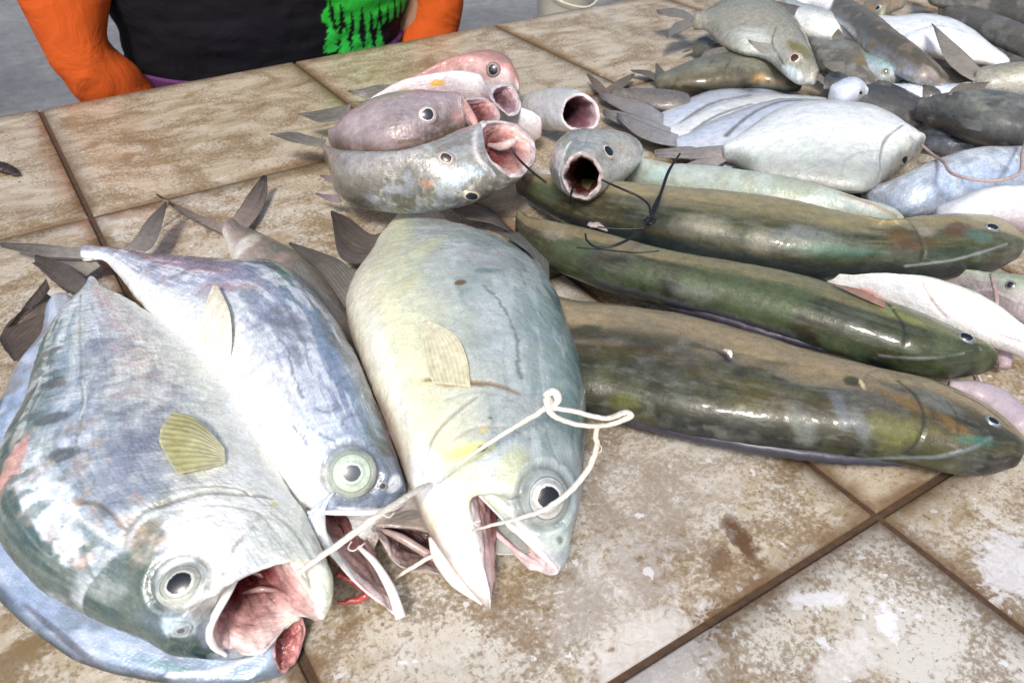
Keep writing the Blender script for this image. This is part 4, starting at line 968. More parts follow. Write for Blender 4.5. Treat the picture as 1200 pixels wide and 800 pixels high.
# ------------------------------------------------------------------ bundle of small gaping fish, middle of the table
def bundle():
    grp = 'gaping fish strung together in the middle'
    def ex1(f):
        f.mottle(40, .42, .68, (.24, .23, .21), .6); f.mottle(90, .5, .7, (.46, .52, .60), .45, metal=.4, region=(f.u > .45)*1.0)
        f.blob(500, 215, 14, 7, 0, (.62, .30, .20), .6, .7); f.blob(540, 205, 40, 12, 20, (.56, .70, .76), .7, .7, .5, .5); f.blob(430, 195, 50, 18, 0, (.40, .36, .34), .5, .8); f.blob(525, 190, 40, 16, 20, (.50, .50, .50), .6, .8)
        f.blob(520, 235, 60, 8, 4, (.13, .12, .09), .6, .8); f.blob(560, 155, 16, 12, 0, (.62, .62, .62), .6, .7)
        f.line([(470, 205), (480, 190), (492, 180)], 1.8, (.24, .2, .18), .6, .7); f.line([(548, 160), (556, 185), (575, 205), (600, 215)], 2.2, (.36, .34, .32), .6, 1.0)
        f.line([(566, 140), (556, 160), (560, 185), (580, 205)], 3.5, (.80, .76, .74), .8, -1.0); f.mottle(220, .54, .66, (.62, .63, .61), .35, region=(f.u > .5)*1.0)
        f.inside((.80, .66, .63), (.50, .25, .22), (.16, .04, .04))
    f = simple('small_gaping_fish', 'front fish of the middle bundle, grey-green, its round pink mouth turned up', [
        (376, 163, 378, 174, .006, 0.044), (382, 169, 384, 195, .012, 0.046), (390, 172, 392, 224, .020, 0.048), (412, 177, 408, 238, .026, 0.052), (440, 179, 432, 245, .030, 0.054), (478, 177, 472, 249, .033, 0.057),
        (512, 165, 512, 248, .034, 0.060), (538, 152, 545, 241, .033, 0.062), (556, 145, 575, 231, .031, 0.064)],
        [(0, (.36, .31, .32), .3), (.2, (.38, .36, .35), .4), (.5, (.29, .28, .25), .4), (.8, (.18, .17, .14), .3), (1, (.09, .085, .07), .2)], nu=190, nv=170, seed=41, mat=SKIN, extra=ex1, group=None,
        mouth=[(588, 141, .078), (566, 145, .088), (560, 166, .088), (574, 190, .078), (602, 209, .062), (622, 195, .056), (628, 170, .058), (612, 150, .068)], deep=(572, 180, .058), lip=.13,
        tails=[([(382, 164, .036), (364, 160, .036), (345, 155, .038), (317, 157, .040)], [(378, 174, .034), (360, 170, .034), (340, 166, .036), (318, 158, .040)])])
    f.eye(523, 186, 13, iris=(.72, .62, .56), pupil=.5, pcol=(.04, .03, .03), oval=.75, ang=-25, dome=.25, tilt=.3, halo=(.6, .5, .48), ring=(.7, .5, .45))
    f.eye(552, 229, 13, iris=(.62, .55, .40), pupil=.6, oval=.6, ang=-20, dome=.3, tilt=.2, halo=(.4, .38, .30))
    f.fin('pelvic_fin', [(392, 205, .030), (384, 206, .026), (374, 205, .022)], [(392, 215, .028), (384, 212, .024), (375, 206, .022)], (.30, .24, .26), (.18, .14, .16), rays=4)
    f.fin('pelvic_fin', [(396, 228, .026), (384, 228, .022), (370, 226, .020)], [(400, 238, .022), (386, 236, .018), (371, 228, .018)], (.30, .24, .26), (.16, .12, .14), rays=4)
    tube([(572, 170, .062), (586, 172, .066), (598, 168, .070), (604, 164, .072)], [.002, .004, .0045, .003], 'tongue', FLESH, f.root, n=14, col=(.66, .56, .54))
    def ex2(f):
        f.blob(470, 165, 40, 20, 20, (.50, .38, .40), .6, .8); f.blob(420, 150, 30, 20, 30, (.40, .33, .33), .6, .8); f.mottle(60, .42, .7, (.56, .47, .50), .5, metal=.25)
        f.blob(460, 178, 60, 5, 2, (.30, .17, .12), .7, .8); f.line([(468, 168), (492, 164), (512, 158), (532, 152)], 2.6, (.26, .17, .10), .7, .8, .8)
        f.line([(462, 160), (464, 145), (472, 132)], 1.8, (.26, .20, .20), .6, .7); f.blob(540, 135, 16, 14, 0, (.62, .36, .34), .6, .7); f.mottle(220, .54, .66, (.66, .60, .60), .3, region=(f.u > .5)*1.0)
        f.inside((.80, .60, .58), (.46, .22, .22), (.14, .04, .04))
    f = simple('small_gaping_fish', 'mauve fish behind the front one of the bundle, with a clear black and silver eye', [
        (384, 156, 386, 166, .006, .040), (390, 150, 394, 174, .012, .042), (402, 136, 408, 179, .020, .046), (422, 122, 432, 183, .026, .050), (450, 110, 466, 183, .030, .054), (484, 106, 498, 178, .031, .056),
        (512, 108, 525, 168, .029, .058), (532, 112, 548, 160, .026, .060)], PINK, nu=170, nv=140, seed=42, mat=SKIN_PINK, extra=ex2, group=None,
        mouth=[(562, 114, .070), (544, 117, .076), (544, 132, .077), (552, 148, .072), (566, 154, .064), (582, 146, .058), (586, 132, .058), (577, 119, .063)], deep=(554, 136, .058), lip=.14,
        eye=(501, 135, 12.5, dict(iris=(.82, .74, .66), pupil=.55, pcol=(.02, .03, .05), dome=.3, tilt=.5, halo=(.5, .36, .34))),
        tails=[([(412, 122, .040), (392, 126, .036), (372, 130, .034), (350, 133, .034)], [(408, 136, .036), (392, 142, .032), (372, 143, .030), (351, 134, .034)])])
    tube([(538, 112, .074), (546, 126, .078), (554, 140, .078), (559, 150, .074)], [.002, .0042, .0042, .002], 'lip_bone', FLESH, f.root, n=12, col=(.74, .44, .40))
    def ex3(f):
        f.blob(475, 108, 12, 5, 10, (.72, .42, .06), .85, .6); f.blob(512, 97, 12, 5, 5, (.72, .40, .04), .9, .5); f.blob(560, 95, 40, 14, 0, (.88, .84, .85), .7, .8)  # the last blob paints a white highlight on the head
        f.inside((.84, .72, .74), (.44, .26, .28), (.14, .06, .07))
    simple('small_gaping_fish', 'pinkish white fish with two orange flecks behind the mauve one of the bundle', [
        (430, 124, 434, 134, .008, .040), (446, 110, 454, 132, .016, .046), (470, 98, 484, 130, .022, .052), (500, 91, 512, 128, .024, .056), (530, 88, 545, 124, .024, .058), (556, 90, 568, 128, .022, .058)],
        [(0, (.56, .42, .44), .1), (.2, (.78, .68, .70), .15), (.6, (.70, .60, .62), .2), (1, (.5, .4, .4), .1)], nu=130, nv=110, seed=43, mat=SKIN_PINK, extra=ex3, group=None,
        mouth=[(592, 98, .064), (576, 104, .068), (578, 118, .066), (588, 130, .060), (600, 137, .054), (610, 129, .052), (609, 115, .054), (603, 103, .058)], deep=(582, 116, .054), lip=.16)
    def ex4(f):
        f.blob(545, 90, 40, 14, 12, (.74, .36, .34), .7, .8); f.blob(540, 100, 60, 7, 6, (.84, .72, .72), .8, .7); f.blob(580, 68, 40, 6, -10, (.26, .20, .20), .7, .8); f.mottle(60, .5, .6, (.46, .26, .24), .6)
    simple('small_gaping_fish', 'reddish rounded fish highest up at the back of the bundle, small dark eye', [
        (462, 104, 464, 112, .006, .026), (486, 90, 496, 108, .014, .030), (514, 74, 526, 106, .022, .034), (545, 64, 558, 104, .026, .036), (572, 60, 582, 105, .026, .036), (591, 67, 598, 106, .022, .034), (602, 82, 606, 110, .014, .032)],
        [(0, (.30, .19, .18), .1), (.15, (.40, .20, .18), .1), (.5, (.60, .30, .28), .15), (.8, (.76, .62, .62), .1), (1, (.8, .7, .7), .1)], nu=110, nv=90, seed=44, mat=SKIN_PINK, extra=ex4, group=None,
        eye=(578, 82, 9, dict(iris=(.42, .34, .32), pupil=.62, dome=.3, tilt=.4, halo=(.45, .26, .24))),
        tails=[([(462, 100, .020), (440, 100, .022), (425, 104, .022), (407, 106, .022)], [(456, 110, .020), (445, 114, .016), (425, 114, .014), (408, 108, .020)])])
    simple('small_gaping_fish', 'small white-lipped fish squeezed between the bundle and the two open-mouthed heads', [
        (575, 128, 575, 150, .012, .022), (595, 128, 592, 162, .020, .028), (615, 130, 612, 165, .022, .030), (630, 138, 628, 160, .016, .030)],
        [(0, (.62, .62, .66), .2), (.4, (.84, .85, .88), .15), (1, (.55, .45, .45), .1)], nu=80, nv=70, seed=45, mat=SKIN_SMOOTH, group=None,
        extra=lambda f: f.line([(628, 136), (636, 148), (630, 162)], 2.5, (.74, .52, .52), .8, -.8))
bundle()

def heads():
    simple('gaping_head_fish', 'white-faced fish with its dark round mouth open, behind the other open-mouthed head', [
        ([(622, 116), (617, 118), (614, 126), (618, 134), (624, 138), (630, 134), (632, 126), (628, 119)], .020, 126),
        ([(632, 106), (622, 112), (618, 128), (626, 146), (642, 152), (654, 144), (656, 126), (646, 108)], .030, 128),
        ([(652, 103), (637, 108), (631, 128), (640, 148), (660, 154), (678, 146), (682, 126), (668, 106)], .040, 128)],
        [(0, (.50, .52, .52), .2), (.2, (.76, .78, .82), .15), (.6, (.70, .70, .74), .2), (1, (.44, .40, .40), .15)], nu=100, nv=110, seed=51, mat=SKIN_SMOOTH,
        mouth=[(677, 109, .068), (663, 117, .064), (658, 134, .050), (665, 149, .038), (684, 155, .032), (701, 146, .038), (702, 128, .052), (692, 114, .064)], deep=(646, 129, .028), lip=.13,
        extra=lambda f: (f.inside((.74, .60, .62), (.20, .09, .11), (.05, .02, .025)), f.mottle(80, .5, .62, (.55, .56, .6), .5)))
    f = simple('gaping_head_fish', 'grey open-mouthed head facing the camera with the black wire coming out of its mouth', [
        ([(712, 172), (706, 173), (702, 178), (704, 184), (710, 188), (718, 186), (722, 180), (718, 174)], .030, 180),
        ([(708, 158), (688, 160), (678, 178), (684, 200), (704, 210), (730, 203), (742, 182), (732, 163)], .045, 183),
        ([(702, 151), (664, 156), (645, 186), (656, 219), (692, 231), (729, 212), (751, 181), (736, 158)], .064, 190),
        ([(690, 155), (661, 163), (647, 192), (656, 222), (686, 234), (712, 220), (724, 192), (712, 167)], .076, 195)],
        [(0, (.26, .28, .27), .25), (.3, (.40, .42, .41), .3), (.6, (.36, .36, .34), .25), (1, (.5, .5, .5), .2)], nu=170, nv=160, seed=52, mat=SKIN,
        mouth=[(682, 178, .108), (664, 188, .100), (658, 209, .081), (669, 228, .065), (688, 234, .060), (703, 222, .070), (707, 203, .086), (698, 186, .101)], deep=(690, 198, .045), lip=.18,
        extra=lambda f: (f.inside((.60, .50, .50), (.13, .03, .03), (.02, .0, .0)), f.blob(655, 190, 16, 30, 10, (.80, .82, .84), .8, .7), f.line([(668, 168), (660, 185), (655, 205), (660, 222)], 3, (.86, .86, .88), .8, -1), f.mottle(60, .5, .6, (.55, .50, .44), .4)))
    f.eye(712, 178, 13, iris=(.72, .66, .62), pupil=.55, oval=.75, ang=-8, dome=.3, tilt=.3, halo=(.55, .42, .42), ring=(.75, .6, .58))
heads()

# ------------------------------------------------------------------ overlapping white fish, with dark gaps of shade painted between them
def whites():
    def tl(x, y, s=1.0, z=.03): return None
    def ex(f):
        f.blob(1000, 150, 60, 22, -10, (.88, .90, .88), .7, .8); f.blob(900, 160, 60, 22, 8, (.86, .90, .88), .6, .8); f.mottle(60, .48, .66, (.48, .52, .50), .4, region=(f.w > .5)*1.0)
        f.line([(1058, 146), (1044, 156), (1035, 168), (1032, 185), (1031, 205)], 2.6, (.26, .24, .22), .8, 2.0, .4); f.line([(1050, 150), (1030, 165), (1024, 185)], 2, (.8, .8, .78), .6, -.8)
        f.blob(1010, 195, 24, 12, 15, (.42, .42, .40), .6, .8); f.line([(1030, 176), (1005, 180), (990, 188), (986, 205)], 1.6, (.36, .34, .32), .6, .6)
        f.line([(1066, 160), (1076, 170), (1078, 178)], 2, (.45, .42, .36), .6, .8); f.blob(1062, 170, 14, 8, 20, (.80, .82, .70), .6, .7)
        f.line([(856, 175), (900, 172), (960, 172), (1010, 176)], 1.2, (.55, .58, .57), .4, .4)
    simple('white_fish', 'topmost white fish of the overlapping four, whole body showing, small eye at right', [
        (846, 170, 848, 186, .007, .046), (860, 161, 862, 192, .012, .048), (880, 146, 884, 206, .016, .050), (910, 127, 918, 214, .021, .052), (948, 118, 955, 221, .025, .053), (985, 118, 990, 226, .025, .053),
        (1018, 122, 1014, 226, .023, .052), (1042, 132, 1034, 214, .021, .050), (1060, 144, 1052, 202, .022, .048), (1074, 153, 1068, 190, .016, .045), (1083, 160, 1079, 177, .010, .043)], WHITE, nu=250, nv=180, seed=61, mat=SKIN_SMOOTH, extra=ex,
        eye=(1059, 187, 8.5, dict(iris=(.34, .30, .22), pupil=.5, dome=.25, tilt=.3, halo=(.36, .34, .28), metal=.1)),
        tails=[([(852, 170, .046), (825, 172, .040), (800, 172, .036), (766, 176, .036)], [(850, 180, .046), (825, 186, .040), (800, 186, .034), (768, 184, .032)]),
               ([(856, 186, .044), (832, 200, .040), (805, 212, .038), (782, 222, .038)], [(850, 176, .046), (820, 186, .038), (795, 196, .034), (776, 204, .034)])], tailk=dict(c0=(.40, .36, .34), c1=(.27, .25, .24), rays=10, ray_amt=.25))
    tones = [BLUEW, WHITE, BLUEW]
    S = [[(790, 164, 794, 180, .005, .028), (806, 156, 815, 190, .009, .030), (832, 142, 845, 200, .012, .032), (868, 128, 880, 200, .014, .033), (905, 117, 920, 200, .014, .034), (950, 116, 960, 195, .012, .032), (990, 120, 995, 185, .008, .030)],
         [(778, 152, 782, 168, .005, .018), (796, 144, 804, 180, .009, .020), (822, 129, 836, 190, .011, .022), (858, 117, 872, 190, .012, .022), (898, 111, 912, 190, .012, .023), (945, 112, 952, 185, .011, .022), (985, 118, 990, 175, .008, .020)],
         [(768, 138, 772, 160, .006, .010), (788, 126, 796, 172, .009, .011), (812, 113, 825, 180, .011, .012), (848, 103, 862, 185, .011, .012), (888, 103, 900, 185, .011, .012), (930, 110, 940, 180, .010, .012), (970, 118, 975, 170, .008, .011)]]
    labs = ['white fish directly under the topmost one, seen only as a bright strip', 'third white fish of the overlapping four, a narrow pale blue strip', 'blue-white fish farthest back of the overlapping four, rounded upper edge']
    T = [[([(795, 158, .030), (770, 150, .026), (745, 140, .022), (722, 132, .022)], [(795, 172, .028), (770, 168, .022), (745, 158, .018), (724, 140, .020)])],
         [([(786, 150, .026), (760, 140, .020), (735, 132, .016), (705, 128, .016)], [(786, 162, .024), (760, 158, .018), (735, 150, .014), (708, 136, .014)])],
         [([(778, 134, .022), (755, 120, .018), (730, 112, .014), (700, 108, .014)], [(776, 150, .022), (755, 140, .016), (730, 130, .012), (704, 116, .012)])]]
    for k in range(3):
        simple('white_fish', labs[k], S[k], tones[k], nu=150, nv=90, seed=62+k, mat=SKIN_SMOOTH, tails=T[k], tailk=dict(c0=(.36, .36, .38), c1=(.22, .20, .19), rays=8, ray_amt=.3),
               extra=lambda f, k=k: (f.mottle(80, .5, .7, (.5, .5, .52), .3), f.line([[(850, 160), (868, 143), (890, 128), (915, 119), (940, 117)], [(800, 168), (822, 146), (850, 131), (880, 122)], [(790, 152), (808, 136), (838, 120), (880, 112)]][k], 4.5, (.13, .12, .11), .85, 1.0, .5)))  # dark line paints the shaded gap where the fish overlap
whites()

# ------------------------------------------------------------------ the heap at the upper right
def heap():
    def exh(f):
        f.mottle(200, .45, .6, (.28, .27, .22), .5); f.blob(885, 45, 40, 24, -20, (.62, .66, .62), .6, .9); f.line([(910, 32), (905, 50), (912, 66), (920, 78)], 2.2, (.16, .13, .12), .8, 1.4)
        f.blob(938, 58, 22, 12, -50, (.20, .17, .04), .9, .6); f.blob(925, 84, 18, 8, -30, (.72, .80, .84), .8, .6); f.blob(900, 62, 20, 10, -20, (.55, .62, .66), .6, .7); f.line([(942, 90), (952, 86), (959, 82)], 2, (.62, .52, .40), .8, -1.2)
        f.line([(860, -4), (905, 8), (935, 34), (948, 55)], 3, (.20, .19, .14), .7, -.6)
    simple('tan_fish', 'deep-bodied tan fish with a pale eye, lying across the top of the heap', [
        (812, 20, 812, 29, .006, .046), (826, 11, 828, 36, .012, .048), (844, 0, 848, 54, .020, .052), (868, -9, 868, 64, .025, .055), (892, -6, 890, 68, .027, .056), (914, 6, 906, 76, .026, .056),
        (932, 20, 916, 86, .024, .055), (945, 40, 926, 94, .021, .053), (954, 60, 936, 99, .017, .051), (960, 76, 946, 98, .012, .048)],
        [(0, (.12, .11, .06), .15), (.08, (.22, .20, .13), .2), (.3, (.35, .32, .24), .2), (.6, (.38, .36, .29), .2), (.85, (.44, .44, .39), .2), (1, (.50, .52, .50), .15)], nu=190, nv=140, seed=71, mat=SKIN, extra=exh,
        eye=(931, 69, 9.5, dict(iris=(.80, .68, .56), pupil=.5, pcol=(.05, .02, .01), dome=.25, tilt=.4, halo=(.65, .66, .62))),
        tails=[([(814, 20, .046), (800, 12, .044), (785, 10, .042), (768, 12, .042)], [(812, 26, .046), (800, 22, .042), (788, 20, .040), (772, 17, .040)]),
               ([(814, 30, .044), (802, 36, .040), (792, 40, .038), (780, 46, .036)], [(812, 22, .046), (800, 24, .042), (790, 28, .038), (783, 36, .036)])], tailk=dict(c0=(.24, .22, .18), c1=(.17, .16, .14), rays=8))
    def exi(f):
        for x in (832, 852, 868): f.line([(x+4, 70), (x-2, 80), (x-3, 92)], 2.2, (.07, .07, .06), .7, .4)
        f.blob(890, 92, 14, 8, 0, (.50, .26, .06), .8, .6); f.blob(912, 96, 10, 5, 0, (.50, .24, .05), .7, .6); f.mottle(50, .5, .66, (.28, .28, .22), .5)
    simple('striped_fish', 'slim brown striped fish with orange belly patches, tucked under the tan fish', [
        (770, 92, 768, 104, .007, .014), (792, 78, 792, 106, .014, .020), (822, 66, 826, 106, .019, .024), (860, 60, 864, 104, .021, .026), (895, 62, 900, 104, .020, .026), (925, 76, 928, 108, .014, .024)],
        [(0, (.14, .14, .11), .2), (.4, (.20, .20, .15), .2), (.7, (.12, .10, .06), .15), (1, (.06, .05, .03), .1)], nu=130, nv=80, seed=72, mat=SKIN_OLIVE, extra=exi,
        tails=[([(775, 92, .012), (764, 84, .012), (752, 82, .012), (738, 82, .013)], [(772, 98, .012), (764, 93, .010), (755, 89, .010), (742, 85, .012)]),
               ([(775, 100, .012), (768, 90, .014), (768, 82, .016), (768, 75, .018)], [(782, 92, .012), (780, 86, .014), (775, 80, .016), (770, 75, .018)])], tailk=dict(c0=(.16, .14, .11), c1=(.10, .09, .08), rays=6))
    # small dark tail bits beside it
    simple('small_dark_fish', 'small dark fish with a swallow tail lying on the tiles left of the tan fish', [
        (812, 52, 812, 58, .004, .016), (830, 50, 832, 64, .008, .020), (850, 52, 852, 72, .010, .022), (872, 60, 872, 76, .008, .022)],
        DARK, nu=60, nv=50, seed=73, tails=[([(816, 50, .016), (818, 46, .016), (822, 44, .016), (828, 42, .016)], [(820, 57, .016), (826, 54, .016), (834, 52, .016), (842, 54, .016)]),
        ([(814, 55, .016), (812, 58, .014), (808, 60, .012), (800, 62, .012)], [(818, 50, .016), (812, 54, .014), (806, 57, .012), (800, 61, .012)])])
    # tangle of thin brown tails near the joint
    for k, (l, P, Q) in enumerate([('thin brown forked tail poking out beside the tile joint', [(706, 106, .012), (716, 100, .014), (728, 92, .014), (742, 86, .014)], [(712, 116, .010), (724, 108, .012), (736, 98, .012), (744, 88, .014)])]):
        simple('slim_tailed_fish', 'slim grey fish whose brown tail pokes out beside the tile joint', [(716, 108, 714, 116, .005, .010), (740, 104, 738, 122, .010, .014), (770, 104, 768, 130, .012, .016), (800, 108, 800, 130, .010, .016)], [(0, (.12, .11, .10), .1), (1, (.22, .20, .18), .2)], nu=60, nv=50, seed=75+k,
               tails=[(P, Q), ([(712, 106, .010), (705, 98, .014), (698, 92, .016), (688, 86, .016)], [(706, 114, .010), (700, 108, .010), (694, 100, .012), (688, 88, .014)])], tailk=dict(c0=(.20, .15, .11), c1=(.13, .10, .08), rays=6))
    simple('small_silver_fish', 'small round silver-blue head resting on the topmost white fish', [
        (970, 104, 972, 116, .008, .034), (978, 96, 980, 121, .013, .036), (990, 91, 994, 122, .016, .038), (1004, 93, 1006, 120, .014, .038), (1013, 102, 1014, 116, .009, .036)],
        BLUEW, nu=70, nv=60, seed=76, mat=SKIN_SMOOTH, eye=(1008, 109, 4.5, dict(iris=(.62, .52, .5), pupil=.5, dome=.3)))
    simple('brown_headed_fish', 'grey fish with a brown head and one small upright fin, right of the tan fish', [
        (940, 46, 944, 72, .016, .030), (962, 46, 966, 88, .020, .034), (985, 47, 990, 98, .022, .036), (1002, 52, 1006, 104, .020, .036), (1016, 66, 1018, 108, .014, .034)],
        [(0, (.18, .16, .10), .2), (.3, (.20, .19, .15), .25), (.6, (.15, .14, .12), .2), (1, (.10, .10, .09), .2)], nu=110, nv=80, seed=77, mat=SKIN_OLIVE,
        extra=lambda f: (f.blob(1008, 70, 10, 12, 0, (.26, .18, .06), .8, .7), f.blob(978, 92, 22, 10, 30, (.48, .48, .48), .7, .7), f.mottle(90, .5, .6, (.38, .38, .34), .5))
        ).fin('dorsal_fin', [(974, 50, .044), (975, 44, .050), (978, 38, .054), (982, 34, .056)], [(992, 50, .044), (989, 44, .048), (986, 38, .052), (983, 34, .056)], (.22, .20, .18), (.14, .13, .12), rays=4)
    simple('small_silver_fish', 'pale fish with a white side, top edge of the heap right of the tan fish', [
        (918, -12, 916, 24, .014, .028), (938, 2, 930, 40, .020, .032), (962, 8, 955, 48, .022, .034), (985, 18, 980, 50, .018, .034), (1004, 34, 1000, 52, .010, .032)],
        [(0, (.22, .22, .22), .2), (.15, (.44, .46, .44), .25), (.4, (.76, .78, .76), .15), (1, (.80, .80, .80), .1)], nu=90, nv=70, seed=78)
    simple('small_silver_fish', 'bright white fish belly at the upper edge, between two grey fish', [
        (930, -22, 930, 8, .014, .034), (952, -14, 950, 14, .018, .038), (975, -12, 976, 20, .018, .040), (994, -4, 990, 18, .012, .040)],
        [(0, (.4, .42, .45), .2), (.3, (.84, .85, .88), .1), (1, (.8, .82, .85), .1)], nu=70, nv=60, seed=79, mat=SKIN_SMOOTH)
    simple('brown_slanting_fish', 'slender dark brown fish slanting down to the right across the heap', [
        (985, -10, 972, 14, .010, .050), (1006, 4, 990, 34, .016, .054), (1030, 18, 1010, 60, .020, .056), (1054, 38, 1034, 78, .021, .056), (1078, 56, 1056, 92, .020, .054), (1098, 73, 1080, 101, .016, .050), (1111, 88, 1102, 103, .009, .046)],
        [(0, (.16, .13, .09), .15), (.3, (.11, .095, .065), .15), (.6, (.13, .12, .10), .2), (.8, (.24, .26, .29), .3), (.92, (.50, .56, .64), .25), (1, (.50, .56, .64), .25)], nu=150, nv=80, seed=80, mat=SKIN_OLIVE,
        extra=lambda f: (f.blob(1090, 84, 14, 6, -40, (.46, .38, .36), .7, .7), f.mottle(80, .52, .62, (.30, .22, .14), .6), f.line([(1080, 62), (1096, 72), (1106, 84)], 1.6, (.06, .05, .04), .7, .7)))
    simple('small_green_fish', 'small blue-green fish head just below the slanting brown one', [
        (1004, 60, 1000, 88, .012, .036), (1022, 64, 1018, 96, .016, .040), (1042, 74, 1036, 100, .014, .042), (1058, 84, 1052, 98, .009, .040)],
        [(0, (.18, .22, .14), .2), (.3, (.34, .48, .46), .3), (.6, (.50, .56, .60), .3), (1, (.3, .28, .22), .2)], nu=80, nv=60, seed=81, eye=(1038, 84, 5, dict(iris=(.4, .45, .3), pupil=.5, dome=.3)))
    simple('dark_underneath_fish', 'dark brown fish in the hollow of the heap above the white fish', [
        (990, 100, 985, 128, .012, .020), (1020, 92, 1015, 134, .016, .024), (1050, 100, 1045, 142, .018, .024), (1078, 112, 1072, 150, .014, .022)], DARK, nu=70, nv=60, seed=82, mat=SKIN_OLIVE)
    simple('white_bellied_fish', 'white-bellied fish with a dark seam, upper right, behind the big upright tail', [
        (1020, 20, 1026, 46, .012, .034), (1046, 19, 1050, 56, .018, .038), (1076, 16, 1078, 64, .022, .040), (1108, 20, 1106, 70, .022, .040), (1138, 34, 1132, 74, .018, .038), (1162, 52, 1154, 76, .012, .036), (1182, 68, 1174, 78, .006, .034)],
        [(0, (.5, .54, .6), .2), (.1, (.80, .83, .88), .1), (.5, (.84, .86, .90), .1), (1, (.78, .80, .84), .1)], nu=140, nv=90, seed=83, mat=SKIN_SMOOTH,
        extra=lambda f: (f.line([(1056, 44), (1080, 34), (1104, 30), (1130, 38)], 2.2, (.30, .32, .38), .8, 1.2, .5), f.blob(1065, 40, 20, 4, 8, (.55, .60, .72), .6, .7)))
    simple('brown_fish', 'brown small-eyed fish head at the top edge, above the white-bellied fish', [
        (1060, -30, 1062, 4, .012, .044), (1046, -20, 1044, 16, .016, .046), (1034, -12, 1030, 22, .016, .046), (1024, -4, 1020, 18, .010, .044)],
        [(0, (.20, .15, .08), .15), (.4, (.28, .24, .15), .2), (1, (.40, .42, .34), .2)], nu=70, nv=60, seed=84, mat=SKIN_OLIVE, eye=(1029, 10, 5, dict(iris=(.78, .66, .60), pupil=.5, dome=.3)),
        extra=lambda f: f.mottle(100, .5, .6, (.4, .2, .1), .6))
    # fish whose tail stands up
    simple('grey_tail_fish', 'grey-tan fish whose big forked tail stands up against a white belly', [
        (1143, 84, 1140, 100, .009, .044), (1160, 76, 1158, 108, .015, .044), (1185, 72, 1180, 112, .020, .044), (1215, 72, 1210, 118, .024, .044), (1250, 80, 1245, 128, .024, .044), (1280, 96, 1275, 130, .014, .044)],
        [(0, (.26, .22, .15), .2), (.3, (.36, .34, .26), .3), (.7, (.42, .40, .34), .25), (1, (.5, .5, .46), .2)], nu=120, nv=80, seed=85,
        tails=[([(1150, 82, .046), (1136, 66, .056), (1114, 46, .066), (1092, 27, .074)], [(1142, 96, .046), (1122, 84, .054), (1106, 66, .062), (1093, 30, .072)]),
               ([(1146, 88, .044), (1130, 84, .046), (1112, 80, .048), (1100, 76, .050)], [(1142, 100, .042), (1130, 103, .036), (1116, 104, .032), (1106, 106, .028)])], tailk=dict(c0=(.36, .32, .27), c1=(.22, .20, .17), rays=10, ray_amt=.25))
    simple('blue_grey_fish', 'narrow blue-grey fish below the upright tail, above the big dark grey fish', [
        (1035, 100, 1034, 112, .006, .030), (1056, 98, 1056, 118, .010, .032), (1086, 98, 1086, 122, .012, .032), (1116, 98, 1116, 120, .010, .034), (1146, 96, 1146, 110, .006, .036)], BLUEW, nu=80, nv=50, seed=86,
        extra=lambda f: f.blob(1135, 97, 24, 6, 10, (.82, .82, .72), .8, .6))
    simple('dark_grey_fish', 'big dark grey fish at the right edge, below the upright forked tail', [
        (1070, 122, 1074, 134, .008, .040), (1084, 114, 1086, 142, .016, .042), (1110, 108, 1108, 154, .024, .044), (1145, 105, 1138, 166, .028, .046), (1185, 108, 1180, 176, .030, .046), (1225, 114, 1220, 182, .028, .046), (1260, 126, 1256, 178, .018, .044)],
        [(0, (.20, .21, .20), .2), (.15, (.12, .13, .13), .2), (.5, (.15, .16, .15), .2), (.8, (.10, .105, .105), .2), (1, (.05, .05, .055), .2)], nu=160, nv=110, seed=87, mat=SKIN_OLIVE,
        extra=lambda f: (f.mottle(45, .5, .62, (.32, .33, .28), .6), f.mottle(70, .54, .62, (.07, .07, .08), .6), f.line([(1088, 138), (1130, 150), (1180, 170)], 1.8, (.30, .30, .30), .5, -.7)))
    for k, (lab, S_) in enumerate([('fish under the big dark grey fish, coloured dark for the shade there', [(1070, 136, 1072, 150, .008, .016), (1095, 140, 1095, 168, .014, .018), (1130, 150, 1130, 180, .016, .020), (1180, 160, 1180, 190, .016, .020), (1230, 168, 1230, 196, .012, .020)]),
            ('thin fish, coloured slate-dark for the shade, touching the snout of the topmost white fish', [(1082, 160, 1084, 172, .006, .012), (1100, 158, 1100, 178, .010, .014), (1130, 164, 1130, 186, .012, .014), (1170, 170, 1170, 190, .010, .014)])]):
        simple('shaded_fish', lab, S_, [(0, (.06, .065, .08), .25), (.5, (.09, .10, .12), .3), (1, (.12, .13, .15), .25)], nu=80, nv=50, seed=88+k)  # slate-black skin stands in for the shadow over these two
    simple('pale_blue_fish', 'pale blue speckled fish right of the white fish, with a pinkish cord lying over it', [
        (1008, 226, 1018, 240, .008, .028), (1034, 214, 1044, 250, .016, .034), (1064, 198, 1074, 256, .024, .038), (1096, 184, 1104, 254, .028, .040), (1132, 174, 1138, 246, .029, .041), (1170, 172, 1174, 236, .027, .041), (1210, 174, 1212, 226, .022, .040), (1240, 184, 1240, 216, .012, .038)],
        [(0, (.34, .32, .32), .2), (.08, (.56, .56, .58), .25), (.3, (.56, .64, .74), .35), (.6, (.44, .54, .72), .4), (.85, (.34, .40, .50), .3), (1, (.22, .24, .26), .2)], nu=170, nv=110, seed=90,
        extra=lambda f: (f.mottle(90, .54, .62, (.28, .28, .30), .5), f.mottle(40, .5, .62, (.62, .68, .72), .5)))
